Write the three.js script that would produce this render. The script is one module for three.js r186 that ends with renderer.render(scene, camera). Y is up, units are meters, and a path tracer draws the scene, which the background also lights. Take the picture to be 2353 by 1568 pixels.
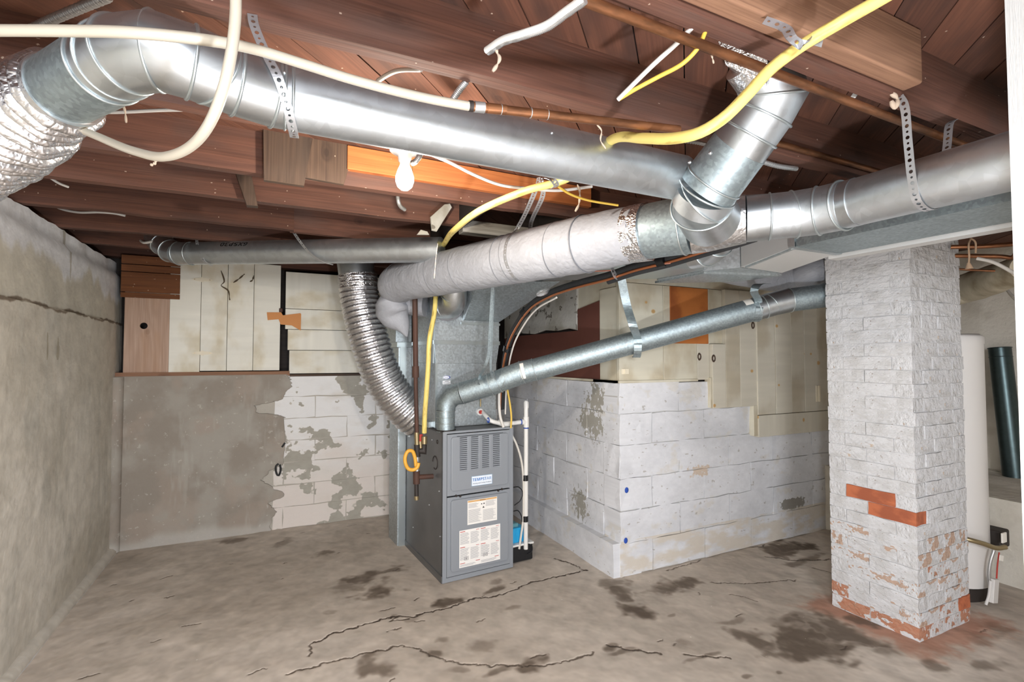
import * as THREE from 'three';
import { mergeGeometries, mergeVertices, toCreasedNormals } from 'three/addons/utils/BufferGeometryUtils.js';
import { RoundedBoxGeometry } from 'three/addons/geometries/RoundedBoxGeometry.js';

// ---------------------------------------------------------------- camera, light, exposure
const PXW = 2353, PXH = 1568, FOC = 1153.5, YAW = 25.72 * Math.PI / 180, PIT = 1.963 * Math.PI / 180, EYE = 1.51;
const scene = new THREE.Scene();
scene.background = new THREE.Color(0x000000);
const camera = new THREE.PerspectiveCamera(2 * Math.atan(PXH / 2 / FOC) * 180 / Math.PI, PXW / PXH, 0.02, 60);
camera.position.set(0, EYE, 0);
camera.rotation.order = 'YXZ';
camera.rotation.set(PIT, -YAW, 0);
camera.updateMatrixWorld(true);
const renderer = new THREE.WebGLRenderer();
renderer.toneMapping = THREE.LinearToneMapping;
renderer.toneMappingExposure = 0.9;
renderer.shadowMap.enabled = true;
function pointLamp(x, y, z, color, power, radius) {
  const l = new THREE.PointLight(color, power, 0, 2);
  l.position.set(x, y, z); l.castShadow = true; l.shadow.radius = radius; l.shadow.mapSize.set(1024, 1024); l.shadow.bias = -0.002;
  scene.add(l); return l;
}
// the photographer's flash, held just right of and below the lens
pointLamp(0.4, 0.8, -0.08, 0xf2f6ff, 12, 3).name = 'photo_flash';
// added soft fill, unseen behind the camera, evening out near and far
pointLamp(-0.68, 2.0, 2.4, 0xf2f6ff, 60, 26).name = 'added_fill_light';
// the bare bulb under the joist: its light, placed at the underside of the glass
const BULB = new THREE.Vector3(0.446, 2.17, -1.855);
pointLamp(BULB.x, BULB.y - 0.045, BULB.z, 0xfff3e4, 4.2, 1.6).name = 'bare_bulb_light';

// ---------------------------------------------------------------- pixel -> place
const V3 = (x, y, z) => new THREE.Vector3(x, y, z);
const AX = { r: V3(Math.cos(YAW), 0, Math.sin(YAW)), F: V3(Math.sin(YAW) * Math.cos(PIT), Math.sin(PIT), -Math.cos(YAW) * Math.cos(PIT)) };
AX.u = V3().crossVectors(AX.r, AX.F);
const ray = (px, py) => AX.F.clone().addScaledVector(AX.r, (px - PXW / 2) / FOC).addScaledVector(AX.u, -(py - PXH / 2) / FOC);
const eye = V3(0, EYE, 0);
const pW = (px, py, w) => eye.clone().addScaledVector(ray(px, py), w);
const pY = (px, py, y) => { const d = ray(px, py); return eye.clone().addScaledVector(d, (y - EYE) / d.y); };
const pX = (px, py, x) => { const d = ray(px, py); return eye.clone().addScaledVector(d, x / d.x); };
const pZ = (px, py, z) => { const d = ray(px, py); return eye.clone().addScaledVector(d, z / d.z); };
const pV = (px, py, A, B) => { const nx = -(B.z - A.z), nz = B.x - A.x, d = ray(px, py); return eye.clone().addScaledVector(d, (A.x * nx + A.z * nz) / (d.x * nx + d.z * nz)); };

// ---------------------------------------------------------------- random, noise, textures
function rng(s) { return () => { s |= 0; s = s + 0x6D2B79F5 | 0; let t = Math.imul(s ^ s >>> 15, 1 | s); t = t + Math.imul(t ^ t >>> 7, 61 | t) ^ t; return ((t ^ t >>> 14) >>> 0) / 4294967296; }; }
const clamp = (x, a = 0, b = 1) => Math.min(b, Math.max(a, x));
const mix = (a, b, t) => a + (b - a) * t;
const sst = (a, b, x) => { const t = clamp((x - a) / (b - a)); return t * t * (3 - 2 * t); };
const mix3 = (a, b, t) => [mix(a[0], b[0], t), mix(a[1], b[1], t), mix(a[2], b[2], t)];
function noise(seed, px, py) {
  const r = rng(seed), T = new Float32Array(px * py); for (let i = 0; i < T.length; i++) T[i] = r();
  return (u, v) => {
    const x = u * px, y = v * py, xi = Math.floor(x), yi = Math.floor(y); let fx = x - xi, fy = y - yi;
    fx = fx * fx * (3 - 2 * fx); fy = fy * fy * (3 - 2 * fy);
    const x0 = ((xi % px) + px) % px, x1 = (x0 + 1) % px, y0 = (((yi % py) + py) % py) * px, y1 = ((((yi + 1) % py) + py) % py) * px;
    return (T[y0 + x0] * (1 - fx) + T[y0 + x1] * fx) * (1 - fy) + (T[y1 + x0] * (1 - fx) + T[y1 + x1] * fx) * fy;
  };
}
function fbm(seed, px, py, oct = 5, gain = 0.5) {
  const N = []; let a = 1, s = 0;
  for (let k = 0; k < oct; k++) { N.push([noise(seed + k * 17, px << k, py << k), a]); s += a; a *= gain; }
  return (u, v) => { let t = 0; for (const [n, w] of N) t += n(u, v) * w; return t / s; };
}
function dataTex(w, h, fn, srgb = true) {
  const d = new Uint8Array(w * h * 4);
  for (let j = 0; j < h; j++) for (let i = 0; i < w; i++) {
    const c = fn((i + 0.5) / w, (j + 0.5) / h), k = (j * w + i) * 4;
    if (typeof c === 'number') d[k] = d[k + 1] = d[k + 2] = clamp(c, 0, 255);
    else { d[k] = clamp(c[0], 0, 255); d[k + 1] = clamp(c[1], 0, 255); d[k + 2] = clamp(c[2], 0, 255); }
    d[k + 3] = 255;
  }
  const t = new THREE.DataTexture(d, w, h); t.wrapS = t.wrapT = THREE.RepeatWrapping; t.magFilter = THREE.LinearFilter; t.minFilter = THREE.LinearMipmapLinearFilter; t.generateMipmaps = true;
  if (srgb) t.colorSpace = THREE.SRGBColorSpace; t.needsUpdate = true; return t;
}
const rep = (t, rx, ry, ox = 0, oy = 0) => { const c = t.clone(); c.repeat.set(rx, ry); c.offset.set(ox, oy); c.needsUpdate = true; return c; };
const std = (o) => { const m = new THREE.MeshStandardMaterial({ roughness: 0.8, metalness: 0, ...o }); m.side = THREE.DoubleSide; return m; };

// ---------------------------------------------------------------- names, things, parts
const taken = {};
function numbered(n) { const k = taken[n] = (taken[n] ?? -1) + 1; return k ? `${n}_${String(k).padStart(3, '0')}` : n; }
function shade(o) { o.traverse((m) => { if (m.isMesh) { m.castShadow = m.receiveShadow = true; } }); return o; }
function thing(name, label, category, base = V3(0, 0, 0), group, turn = 0) {
  const g = new THREE.Group(); g.name = numbered(name); g.position.copy(base); g.rotation.y = turn; g.userData = { label, category };
  if (group) g.userData.group = group; scene.add(g); return g;
}
function struct(name) { const g = new THREE.Group(); g.name = name; g.userData = { kind: 'structure' }; scene.add(g); return g; }
// part whose geometry is given in world coordinates (the thing is not turned) ...
function part(t, name, geo, mat, label) {
  let root = t, off = V3(); while (root && root.type !== 'Scene') { off.add(root.position); root = root.parent; }
  if (t.isMesh && t.userData.centre) { /* parent mesh is itself centred: positions already summed */ }
  return local(t, name, geo.translate(-off.x, -off.y, -off.z), mat, label);
}
// ... or in the thing's own coordinates
function local(t, name, geo, mat, label) {
  const m = new THREE.Mesh(geo, mat); m.name = name; m.castShadow = m.receiveShadow = true; if (label) m.userData.label = label; t.add(m); return m;
}
function solo(name, label, category, geo, mat, group) {
  geo.computeBoundingBox(); const b = geo.boundingBox, c = V3((b.min.x + b.max.x) / 2, b.min.y, (b.min.z + b.max.z) / 2);
  geo.translate(-c.x, -c.y, -c.z);
  const m = new THREE.Mesh(geo, mat); m.name = numbered(name); m.position.copy(c); m.castShadow = m.receiveShadow = true;
  m.userData = { label, category }; if (group) m.userData.group = group; scene.add(m); return m;
}

// ---------------------------------------------------------------- geometry helpers
const box = (x0, x1, y0, y1, z0, z1) => new THREE.BoxGeometry(x1 - x0, y1 - y0, z1 - z0).translate((x0 + x1) / 2, (y0 + y1) / 2, (z0 + z1) / 2);
const rbox = (x0, x1, y0, y1, z0, z1, r = 0.004, s = 1) => new RoundedBoxGeometry(x1 - x0, y1 - y0, z1 - z0, s, r).translate((x0 + x1) / 2, (y0 + y1) / 2, (z0 + z1) / 2);
function uvBox(geo, long = 'x', du = 0, dv = 0) {           // uv in metres, u along the long axis
  const g = geo.index ? geo.toNonIndexed() : geo, p = g.attributes.position, uv = new Float32Array(p.count * 2);
  const A = V3(), B = V3(), Cc = V3();
  for (let i = 0; i < p.count; i += 3) {
    A.fromBufferAttribute(p, i); B.fromBufferAttribute(p, i + 1); Cc.fromBufferAttribute(p, i + 2);
    const n = B.clone().sub(A).cross(Cc.clone().sub(A)), ax = Math.abs(n.x), ay = Math.abs(n.y), az = Math.abs(n.z);
    const drop = ax >= ay && ax >= az ? 'x' : ay >= az ? 'y' : 'z';
    let ks = ['x', 'y', 'z'].filter((k) => k !== drop); if (ks[1] === long) ks = [ks[1], ks[0]]; else if (ks[0] !== long && long !== drop) ks = ks;
    for (let k = 0; k < 3; k++) { const q = [A, B, Cc][k]; uv[(i + k) * 2] = q[ks[0]] + du; uv[(i + k) * 2 + 1] = q[ks[1]] + dv; }
  }
  g.setAttribute('uv', new THREE.BufferAttribute(uv, 2)); return g;
}
function uvMap(geo, fn) {                                    // uv from position
  const p = geo.attributes.position, uv = new Float32Array(p.count * 2);
  for (let i = 0; i < p.count; i++) { const [u, v] = fn(p.getX(i), p.getY(i), p.getZ(i)); uv[i * 2] = u; uv[i * 2 + 1] = v; }
  geo.setAttribute('uv', new THREE.BufferAttribute(uv, 2)); return geo;
}
function lerpArr(a, t) { const x = clamp(t) * (a.length - 1), i = Math.min(a.length - 2, Math.floor(x)); return mix(a[i], a[i + 1], x - i); }
function tube(pts, rad, o = {}) {                            // round sweep; o.n = spline samples (0: straight pieces)
  const seg = o.seg ?? 16; let P = pts, T;
  if (o.n) { const c = new THREE.CatmullRomCurve3(pts, false, 'centripetal'); P = c.getSpacedPoints(o.n); }
  const N = P.length, len = [0]; for (let i = 1; i < N; i++) len.push(len[i - 1] + P[i].distanceTo(P[i - 1]));
  const L = len[N - 1], tan = P.map((p, i) => V3().subVectors(P[Math.min(N - 1, i + 1)], P[Math.max(0, i - 1)]).normalize());
  if (!o.n) for (let i = 1; i < N - 1; i++) tan[i] = P[i].clone().sub(P[i - 1]).normalize().add(P[i + 1].clone().sub(P[i]).normalize()).normalize();
  let nrm = Math.abs(tan[0].y) < 0.9 ? V3(0, 1, 0) : V3(1, 0, 0); nrm.addScaledVector(tan[0], -nrm.dot(tan[0])).normalize();
  const pos = [], uv = [], idx = [];
  for (let i = 0; i < N; i++) {
    nrm.addScaledVector(tan[i], -nrm.dot(tan[i])).normalize(); const bi = V3().crossVectors(tan[i], nrm), t = len[i] / L;
    const R = typeof rad === 'function' ? rad(t, len[i]) : Array.isArray(rad) ? (o.n ? lerpArr(rad, t) : rad[i]) : rad;
    let k = 1; if (!o.n && i > 0 && i < N - 1) { k = 1 / Math.max(0.5, Math.sqrt((1 + P[i].clone().sub(P[i - 1]).normalize().dot(P[i + 1].clone().sub(P[i]).normalize())) / 2)); }
    const bend = k > 1.0001 ? tan[i].clone() : null;
    for (let j = 0; j <= seg; j++) {
      const a = j / seg * Math.PI * 2, q = nrm.clone().multiplyScalar(Math.cos(a) * R).addScaledVector(bi, Math.sin(a) * R);
      if (o.lump) q.multiplyScalar(1 + o.lump(len[i], a));
      if (bend) { const side = P[i + 1].clone().sub(P[i]).normalize().sub(P[i].clone().sub(P[i - 1]).normalize()).normalize(); q.addScaledVector(side, q.dot(side) * (k - 1)); }
      q.add(P[i]); pos.push(q.x, q.y, q.z); uv.push(len[i], j / seg * Math.PI * 2 * (o.uvR ?? (typeof rad === 'number' ? rad : 0.08)));
    }
  }
  for (let i = 0; i < N - 1; i++) for (let j = 0; j < seg; j++) { const a = i * (seg + 1) + j, b = a + seg + 1; idx.push(a, b, a + 1, b, b + 1, a + 1); }
  if (o.cap !== false) for (const e of [0, N - 1]) {
    const c = pos.length / 3; pos.push(P[e].x, P[e].y, P[e].z); uv.push(0, 0); const s0 = pos.length / 3;
    for (let j = 0; j <= seg; j++) { const a = (e * (seg + 1) + j) * 3; pos.push(pos[a], pos[a + 1], pos[a + 2]); uv.push(j / seg * 0.1, 0.1); }
    for (let j = 0; j < seg; j++) e ? idx.push(c, s0 + j, s0 + j + 1) : idx.push(c, s0 + j + 1, s0 + j);
  }
  const g = new THREE.BufferGeometry(); g.setAttribute('position', new THREE.Float32BufferAttribute(pos, 3)); g.setAttribute('uv', new THREE.Float32BufferAttribute(uv, 2)); g.setIndex(idx);
  g.computeVertexNormals();
  const nm = g.attributes.normal;                             // close the seam of the normals
  for (let i = 0; i < N; i++) { const a = i * (seg + 1), b = a + seg; const x = nm.getX(a) + nm.getX(b), y = nm.getY(a) + nm.getY(b), z = nm.getZ(a) + nm.getZ(b), l = Math.hypot(x, y, z) || 1; nm.setXYZ(a, x / l, y / l, z / l); nm.setXYZ(b, x / l, y / l, z / l); }
  return g;
}
function ring(c, axis, R, r = 0.004, seg = 40) {
  const g = new THREE.TorusGeometry(R, r, 8, seg); g.applyQuaternion(new THREE.Quaternion().setFromUnitVectors(V3(0, 0, 1), axis.clone().normalize())); return g.translate(c.x, c.y, c.z);
}
function cyl(a, b, r0, r1 = r0, seg = 20) { return tube([a, b], [r0, r1], { seg, uvR: r0 }); }
function orient(geo, c, axis, from = V3(0, 1, 0)) { geo.applyQuaternion(new THREE.Quaternion().setFromUnitVectors(from, axis.clone().normalize())); return geo.translate(c.x, c.y, c.z); }
function prism(poly, y0, y1) {                                // plan polygon [[x,z],...] between two heights
  const s = new THREE.Shape(poly.map(([x, z]) => new THREE.Vector2(x, -z)));
  return new THREE.ExtrudeGeometry(s, { depth: y1 - y0, bevelEnabled: false }).rotateX(-Math.PI / 2).translate(0, y0, 0);
}
function hexa(b, t) {                                         // 4 bottom + 4 top corners
  const v = [...b, ...t], q = [[3, 2, 1, 0], [4, 5, 6, 7], [0, 1, 5, 4], [1, 2, 6, 5], [2, 3, 7, 6], [3, 0, 4, 7]], pos = [];
  for (const [a, bb, c, d] of q) for (const k of [a, bb, c, a, c, d]) pos.push(v[k].x, v[k].y, v[k].z);
  const g = new THREE.BufferGeometry(); g.setAttribute('position', new THREE.Float32BufferAttribute(pos, 3)); uvBox(g); g.computeVertexNormals(); return g;
}
function ribbon(pts, side, width, thick, o = {}) {           // flat strap; o.holes = spacing of round holes
  const c = new THREE.CatmullRomCurve3(pts, false, 'centripetal'), L = c.getLength(); const cell = o.holes ?? 0.02, n = Math.max(2, Math.round(L / cell));
  const pos = [], add = (a, b, d) => { for (const q of [a, b, d]) pos.push(q.x, q.y, q.z); };
  const S = side.clone().normalize();
  const at = (s, t, k) => { const u = clamp(s / L), p = c.getPointAt(u), tn = c.getTangentAt(u), sd = S.clone().addScaledVector(tn, -S.dot(tn)).normalize(), nn = V3().crossVectors(tn, sd); return p.addScaledVector(sd, t).addScaledVector(nn, k * thick / 2); };
  const h = width / 2;
  for (let i = 0; i < n; i++) {
    const s0 = i * L / n, s1 = (i + 1) * L / n, sm = (s0 + s1) / 2, hr = (i % 2 ? 0.24 : 0.15) * width;
    const O = [[s0, -h], [sm, -h], [s1, -h], [s1, 0], [s1, h], [sm, h], [s0, h], [s0, 0]];
    for (const k of [-1, 1]) {
      if (o.holes) for (let j = 0; j < 8; j++) {
        const ang = (q) => -3 * Math.PI / 4 + q * Math.PI / 4, I = (q) => [sm + Math.cos(ang(q)) * hr, Math.sin(ang(q)) * hr], A = at(...O[j], k), B = at(...O[(j + 1) % 8], k), Ci = at(...I(j), k), D = at(...I(j + 1), k);
        k > 0 ? (add(A, B, D), add(A, D, Ci)) : (add(B, A, D), add(D, A, Ci));
      } else { const A = at(s0, -h, k), B = at(s1, -h, k), D = at(s1, h, k), E = at(s0, h, k); k > 0 ? (add(A, B, D), add(A, D, E)) : (add(B, A, D), add(D, A, E)); }
    }
    for (const e of [-h, h]) { const A = at(s0, e, -1), B = at(s1, e, -1), D = at(s1, e, 1), E = at(s0, e, 1); add(A, B, D); add(A, D, E); }
  }
  const g = new THREE.BufferGeometry(); g.setAttribute('position', new THREE.Float32BufferAttribute(pos, 3)); uvBox(g); g.computeVertexNormals(); return g;
}
const merge = (a) => mergeGeometries(a.map((g) => { const q = g.index ? g.toNonIndexed() : g; for (const k of Object.keys(q.attributes)) if (!['position', 'normal', 'uv'].includes(k)) q.deleteAttribute(k); return q; }), false);
// ---------------------------------------------------------------- materials
const fA = fbm(101, 4, 4, 6, 0.55), fB = fbm(202, 6, 6, 5, 0.5), fC = fbm(303, 16, 16, 4, 0.6), fD = fbm(404, 64, 64, 3, 0.6), fE = fbm(505, 3, 3, 4, 0.5);
const bumpFine = dataTex(512, 512, (u, v) => 255 * (0.55 * fC(u, v) + 0.45 * fD(u, v)), false);
const bumpLump = dataTex(512, 512, (u, v) => 255 * (0.7 * fB(u, v) + 0.3 * fC(u, v)), false);
// wood: u is 2 m along the grain, v 0.5 m across it
const gr1 = fbm(11, 4, 40, 4, 0.6), gr2 = fbm(12, 3, 5, 3, 0.5), gr3 = fbm(13, 10, 150, 2, 0.6), gr4 = fbm(14, 5, 4, 4, 0.55);
const GRW = 1024, GRH = 256, grain = new Float32Array(GRW * GRH), patchy = new Float32Array(GRW * GRH);
for (let j = 0; j < GRH; j++) for (let i = 0; i < GRW; i++) {
  const u = i / GRW, v = j / GRH; let kx = 0;
  for (const [ku, kv, kr] of [[0.22, 0.3, 0.05], [0.61, 0.72, 0.04], [0.86, 0.2, 0.03]]) { const d = Math.hypot((u - ku) * 4 * 0.6, v - kv); kx += Math.exp(-((d / kr) ** 2)); }
  const s = Math.sin((v * 9 + gr2(u, v) * 4.5 + kx * 1.6) * 6.283) * 0.5 + 0.5;
  grain[j * GRW + i] = clamp(0.13 * s + 0.47 * gr1(u, v) + 0.4 * gr3(u, v) - kx * 0.4); patchy[j * GRW + i] = gr4(u, v);
}
function wood(dark, light, stain, amount = 0.5, specks = 0, seed = 1) {
  const r = rng(seed), sp = []; for (let k = 0; k < specks; k++) sp.push([r() * GRW, r() * GRH, 0.6 + r() * 1.8, 0.6 + r() * 1.2]);
  const mask = new Float32Array(GRW * GRH);
  for (const [x, y, a, b] of sp) for (let j = Math.floor(y - 3); j <= y + 3; j++) for (let i = Math.floor(x - 3); i <= x + 3; i++) if (((i - x) / a) ** 2 + ((j - y) / b) ** 2 < 1) mask[((j + GRH) % GRH) * GRW + (i + GRW) % GRW] = 1;
  return dataTex(GRW, GRH, (u, v) => { const k = Math.min(GRH - 1, Math.floor(v * GRH)) * GRW + Math.min(GRW - 1, Math.floor(u * GRW)); let c = mix3(dark, light, grain[k]); c = mix3(c, stain, sst(0.45, 0.75, patchy[k]) * amount); return mask[k] ? mix3(c, [215, 200, 180], 0.75) : c; });
}
const grainBump = dataTex(GRW, GRH, (u, v) => 255 * grain[Math.min(GRH - 1, Math.floor(v * GRH)) * GRW + Math.min(GRW - 1, Math.floor(u * GRW))], false);
const wm = (t, o = {}) => std({ map: rep(t, 0.5, 2, o.ox ?? 0, o.oy ?? 0), bumpMap: rep(grainBump, 0.5, 2, o.ox ?? 0, o.oy ?? 0), bumpScale: 0.0016, roughness: 0.82, ...(o.m ?? {}) });
const tJoist = wood([74, 48, 38], [126, 84, 66], [92, 70, 62], 0.7, 40, 5), tJoist2 = wood([62, 38, 29], [112, 72, 53], [68, 47, 39], 0.7, 30, 6), tOrange = wood([150, 78, 38], [214, 138, 78], [190, 120, 72], 0.4, 20, 7);
const tGrey = wood([56, 42, 33], [108, 86, 69], [70, 58, 49], 0.7, 30, 8), tSub = wood([84, 52, 39], [126, 82, 61], [70, 48, 40], 0.7, 20, 9), tTan = wood([112, 80, 60], [166, 126, 98], [134, 98, 76], 0.6, 10, 10), tDarkWood = wood([24, 20, 18], [58, 48, 42], [36, 32, 30], 0.6, 10, 12), tPanel = wood([84, 48, 24], [138, 86, 46], [106, 64, 34], 0.5, 90, 13);
const M = {};
M.joists = [0, 1, 2, 3].map((k) => wm(k % 2 ? tJoist2 : tJoist, { ox: k * 0.23, oy: k * 0.41 }));
M.orange = wm(tOrange); M.greyWood = wm(tGrey); M.greyWood2 = wm(tGrey, { ox: 0.4, oy: 0.3 }); M.tan = wm(tTan); M.darkWood = wm(tDarkWood); M.panel = wm(tPanel);
M.subs = [0, 1, 2, 3].map((k) => wm(k === 3 ? tJoist2 : tSub, { ox: k * 0.31, oy: k * 0.17 }));
const tPaleWood = wood([150, 120, 100], [206, 180, 160], [176, 140, 112], 0.6, 10, 15); M.paleWood = wm(tPaleWood);
const tWhiteWash = wood([120, 114, 104], [206, 202, 192], [80, 76, 70], 0.8, 10, 16); M.whiteWash = wm(tWhiteWash);
// cream painted boards
function cream(base, dirt, seed, knots) {
  const a = fbm(seed, 3, 5, 5), b = fbm(seed + 50, 24, 2, 3), r = rng(seed), K = []; for (let k = 0; k < knots; k++) K.push([r(), r(), 0.012 + r() * 0.012]);
  return dataTex(512, 512, (u, v) => { let c = mix3(base, dirt, sst(0.48, 0.8, a(u, v)) * 0.75); const w = b(u, v); c = c.map((x) => x * (0.96 + 0.07 * w)); for (const [x, y, s] of K) { const d = Math.hypot(u - x, (v - y) * 0.8) / s; if (d < 1) c = mix3([188, 150, 98], c, sst(0.45, 1, d)); } return c; });
}
const tCream = cream([228, 225, 211], [196, 182, 150], 31, 0), tCream2 = cream([208, 203, 184], [178, 164, 136], 41, 5), tDrab = cream([204, 198, 181], [178, 167, 144], 51, 6);
const cm = (t, ox, oy, rough = 0.6) => std({ map: rep(t, 1, 1, ox, oy), bumpMap: rep(grainBump, 2, 0.5, oy, ox), bumpScale: 0.0006, roughness: rough });
M.cream = [0, 1, 2, 3].map((k) => cm(tCream, k * 0.27, k * 0.39)); M.cream2 = [0, 1, 2, 3].map((k) => cm(tCream2, k * 0.37, k * 0.21)); M.drab = [0, 1, 2, 3].map((k) => cm(tDrab, k * 0.37, k * 0.29, 0.65));
// galvanised sheet: zinc spangle
function spangle(seed, n, lo, hi, tint) {
  const r = rng(seed), S = []; for (let k = 0; k < n * n; k++) S.push([r(), r(), r()]);
  const sm = fbm(seed + 3, 4, 4, 4);
  return dataTex(512, 512, (u, v) => {
    const x = u * n, y = v * n, xi = Math.floor(x), yi = Math.floor(y); let bd = 9, bv = 0;
    for (let dj = -1; dj <= 1; dj++) for (let di = -1; di <= 1; di++) { const s = S[((yi + dj + n) % n) * n + (xi + di + n) % n], dx = xi + di + s[0] - x, dy = yi + dj + s[1] - y, d = dx * dx + dy * dy; if (d < bd) { bd = d; bv = s[2]; } }
    const k = mix(lo, hi, bv * 0.7 + sm(u, v) * 0.3); return [tint[0] * k, tint[1] * k, tint[2] * k];
  });
}
const tSpangle = spangle(61, 44, 0.82, 1.0, [208, 217, 220]), tSmooth = spangle(62, 20, 0.93, 1.0, [204, 210, 213]);
const noiseS = noise(909, 2, 96);
const streakR = dataTex(256, 256, (u, v) => 255 * clamp(0.30 + 0.20 * fB(u, v) + 0.1 * noiseS(u, v)), false);

M.spangle = std({ map: rep(tSpangle, 2, 2), metalness: 0.92, roughness: 0.48 });
M.duct = std({ map: rep(tSmooth, 2, 2), metalness: 0.95, roughness: 1, roughnessMap: rep(streakR, 1.3, 0.7) });
M.duct2 = std({ map: rep(tSmooth, 2, 2, 0.3, 0.2), metalness: 0.95, roughness: 0.34 });
M.ductOld = std({ map: rep(tSpangle, 2.4, 2.4), metalness: 0.85, roughness: 0.52, color: 0xd2d9da });
M.flange = std({ color: 0xc3cccd, metalness: 0.9, roughness: 0.38 });
M.strap = std({ color: 0xc2c4c6, metalness: 0.75, roughness: 0.42 });
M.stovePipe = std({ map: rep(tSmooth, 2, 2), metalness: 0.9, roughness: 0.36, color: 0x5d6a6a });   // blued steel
const crumple = dataTex(512, 512, (u, v) => { const a = fbmR(u, v); return 255 * a; }, false);
function fbmR(u, v) { return clamp(1 - Math.abs(fC(u, v) - 0.5) * 4.2) * 0.6 + clamp(1 - Math.abs(fB(v, u) - 0.5) * 5) * 0.4; }
M.foil = std({ color: 0xe6e6e8, metalness: 0.98, roughness: 0.24, bumpMap: rep(crumple, 3, 3), bumpScale: 0.006 });
M.foilHose = std({ color: 0xe2e2e4, metalness: 0.97, roughness: 0.25, bumpMap: rep(crumple, 2, 2), bumpScale: 0.004 });
M.foilRib = std({ color: 0xdcdcde, metalness: 0.97, roughness: 0.27, bumpMap: rep(crumple, 4, 4), bumpScale: 0.0018 });
M.foilTape = std({ color: 0xdedfe0, metalness: 0.95, roughness: 0.28, bumpMap: rep(crumple, 2, 2), bumpScale: 0.003 });
// plastic-jacketed duct wrap, mastic, tape
const tMastic = dataTex(512, 512, (u, v) => { const k = 0.93 + 0.1 * (fB(u, v) - 0.5) + 0.05 * (fD(u, v) - 0.5); return [169 * k, 171 * k, 176 * k]; });
M.wrap = std({ map: tMastic, roughness: 0.55, bumpMap: rep(crumple, 1, 1), bumpScale: 0.0035 });
M.mastic = std({ map: rep(tMastic, 2, 2), roughness: 0.65, bumpMap: rep(bumpLump, 4, 4), bumpScale: 0.006 });
M.oldWrap = std({ map: dataTex(256, 256, (u, v) => mix3([196, 188, 166], [140, 128, 104], sst(0.45, 0.75, fA(u, v)))), roughness: 0.9, bumpMap: rep(bumpLump, 2, 2), bumpScale: 0.004 });
// pipes and cables
const tCopper = dataTex(256, 256, (u, v) => mix3([146, 98, 66], [104, 70, 48], sst(0.4, 0.7, fA(u, v)))); M.copper = std({ map: rep(tCopper, 2, 8), metalness: 0.7, roughness: 0.42 });
M.copperNew = std({ color: 0xc07a52, metalness: 0.8, roughness: 0.35 });
M.pex = std({ color: 0xb9b1a0, roughness: 0.38 }); M.romex = std({ color: 0xcfcbc3, roughness: 0.5 }); M.yellowCable = std({ color: 0xd9b44a, roughness: 0.5 });
M.gasYellow = std({ map: dataTex(256, 64, (u, v) => mix3([226, 205, 118], [186, 160, 84], sst(0.58, 0.8, fC(u, v)))), roughness: 0.45 });
M.iron = std({ map: dataTex(128, 128, (u, v) => mix3([98, 66, 52], [64, 48, 42], fB(u, v))), roughness: 0.7, metalness: 0.25 }); M.ironDark = std({ color: 0x37312d, roughness: 0.6, metalness: 0.35 });
M.brass = std({ color: 0x9a8a68, metalness: 0.7, roughness: 0.4 }); M.red = std({ color: 0xb3392e, roughness: 0.5 }); M.flexYellow = std({ color: 0xe0a63a, roughness: 0.45 });
M.pvc = std({ color: 0xdedcd6, roughness: 0.35 }); M.blue = std({ color: 0x2b9fd0, roughness: 0.4 }); M.primer = std({ color: 0x2a50a8, roughness: 0.5 }); M.black = std({ color: 0x17181a, roughness: 0.5 }); M.foam = std({ color: 0x232425, roughness: 0.85, bumpMap: rep(bumpFine, 6, 6), bumpScale: 0.002 });
M.blackTape = std({ color: 0x0e0e10, roughness: 0.35 }); M.porcelain = std({ color: 0xf1efe8, roughness: 0.25 }); M.conduit = std({ color: 0xbcbcba, metalness: 0.75, roughness: 0.42 }); M.screw = std({ color: 0xd6d8da, metalness: 0.9, roughness: 0.3 });
M.clearTube = std({ color: 0xcfcac0, roughness: 0.35 }); M.twine = std({ color: 0xb89c80, roughness: 0.95 }); M.lint = std({ color: 0xb8a692, roughness: 1 });
M.enamel = std({ color: 0xd6d3ce, roughness: 0.35 }); M.white = std({ color: 0xbdbdba, roughness: 0.5, bumpMap: rep(bumpFine, 2, 2), bumpScale: 0.0008 }); M.dark = std({ color: 0x050505, roughness: 0.9 });
M.furnace = std({ color: 0x8f9499, roughness: 0.42, metalness: 0.15 }); M.furnaceSide = std({ map: dataTex(256, 256, (u, v) => { const k = 0.9 + 0.2 * (fA(u, v) - 0.5); return [132 * k, 133 * k, 134 * k]; }), metalness: 0.55, roughness: 0.42 });
M.beige = std({ color: 0xe2d8c0, roughness: 0.6 }); M.paper = std({ color: 0xece8de, roughness: 0.6 });
M.hardboard = std({ map: dataTex(256, 256, (u, v) => mix3([112, 68, 56], [94, 54, 44], fA(u, v))), roughness: 0.7 });
M.osb = std({ map: dataTex(256, 256, (u, v) => mix3([186, 112, 52], [142, 76, 30], sst(0.35, 0.7, fB(u, v)))), roughness: 0.75, bumpMap: rep(bumpLump, 3, 3), bumpScale: 0.002 });
M.cork = std({ color: 0xcf8f58, roughness: 0.9, bumpMap: rep(bumpFine, 6, 6), bumpScale: 0.001 });
M.parge = std({ map: dataTex(512, 512, (u, v) => { const a = fA(u, v), c = mix3([188, 186, 178], [164, 160, 148], sst(0.4, 0.7, a)); return fC(v, u) > 0.68 ? mix3(c, [92, 86, 76], 0.7) : c; }), roughness: 0.9, bumpMap: rep(bumpLump, 3, 3), bumpScale: 0.006 });
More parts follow.
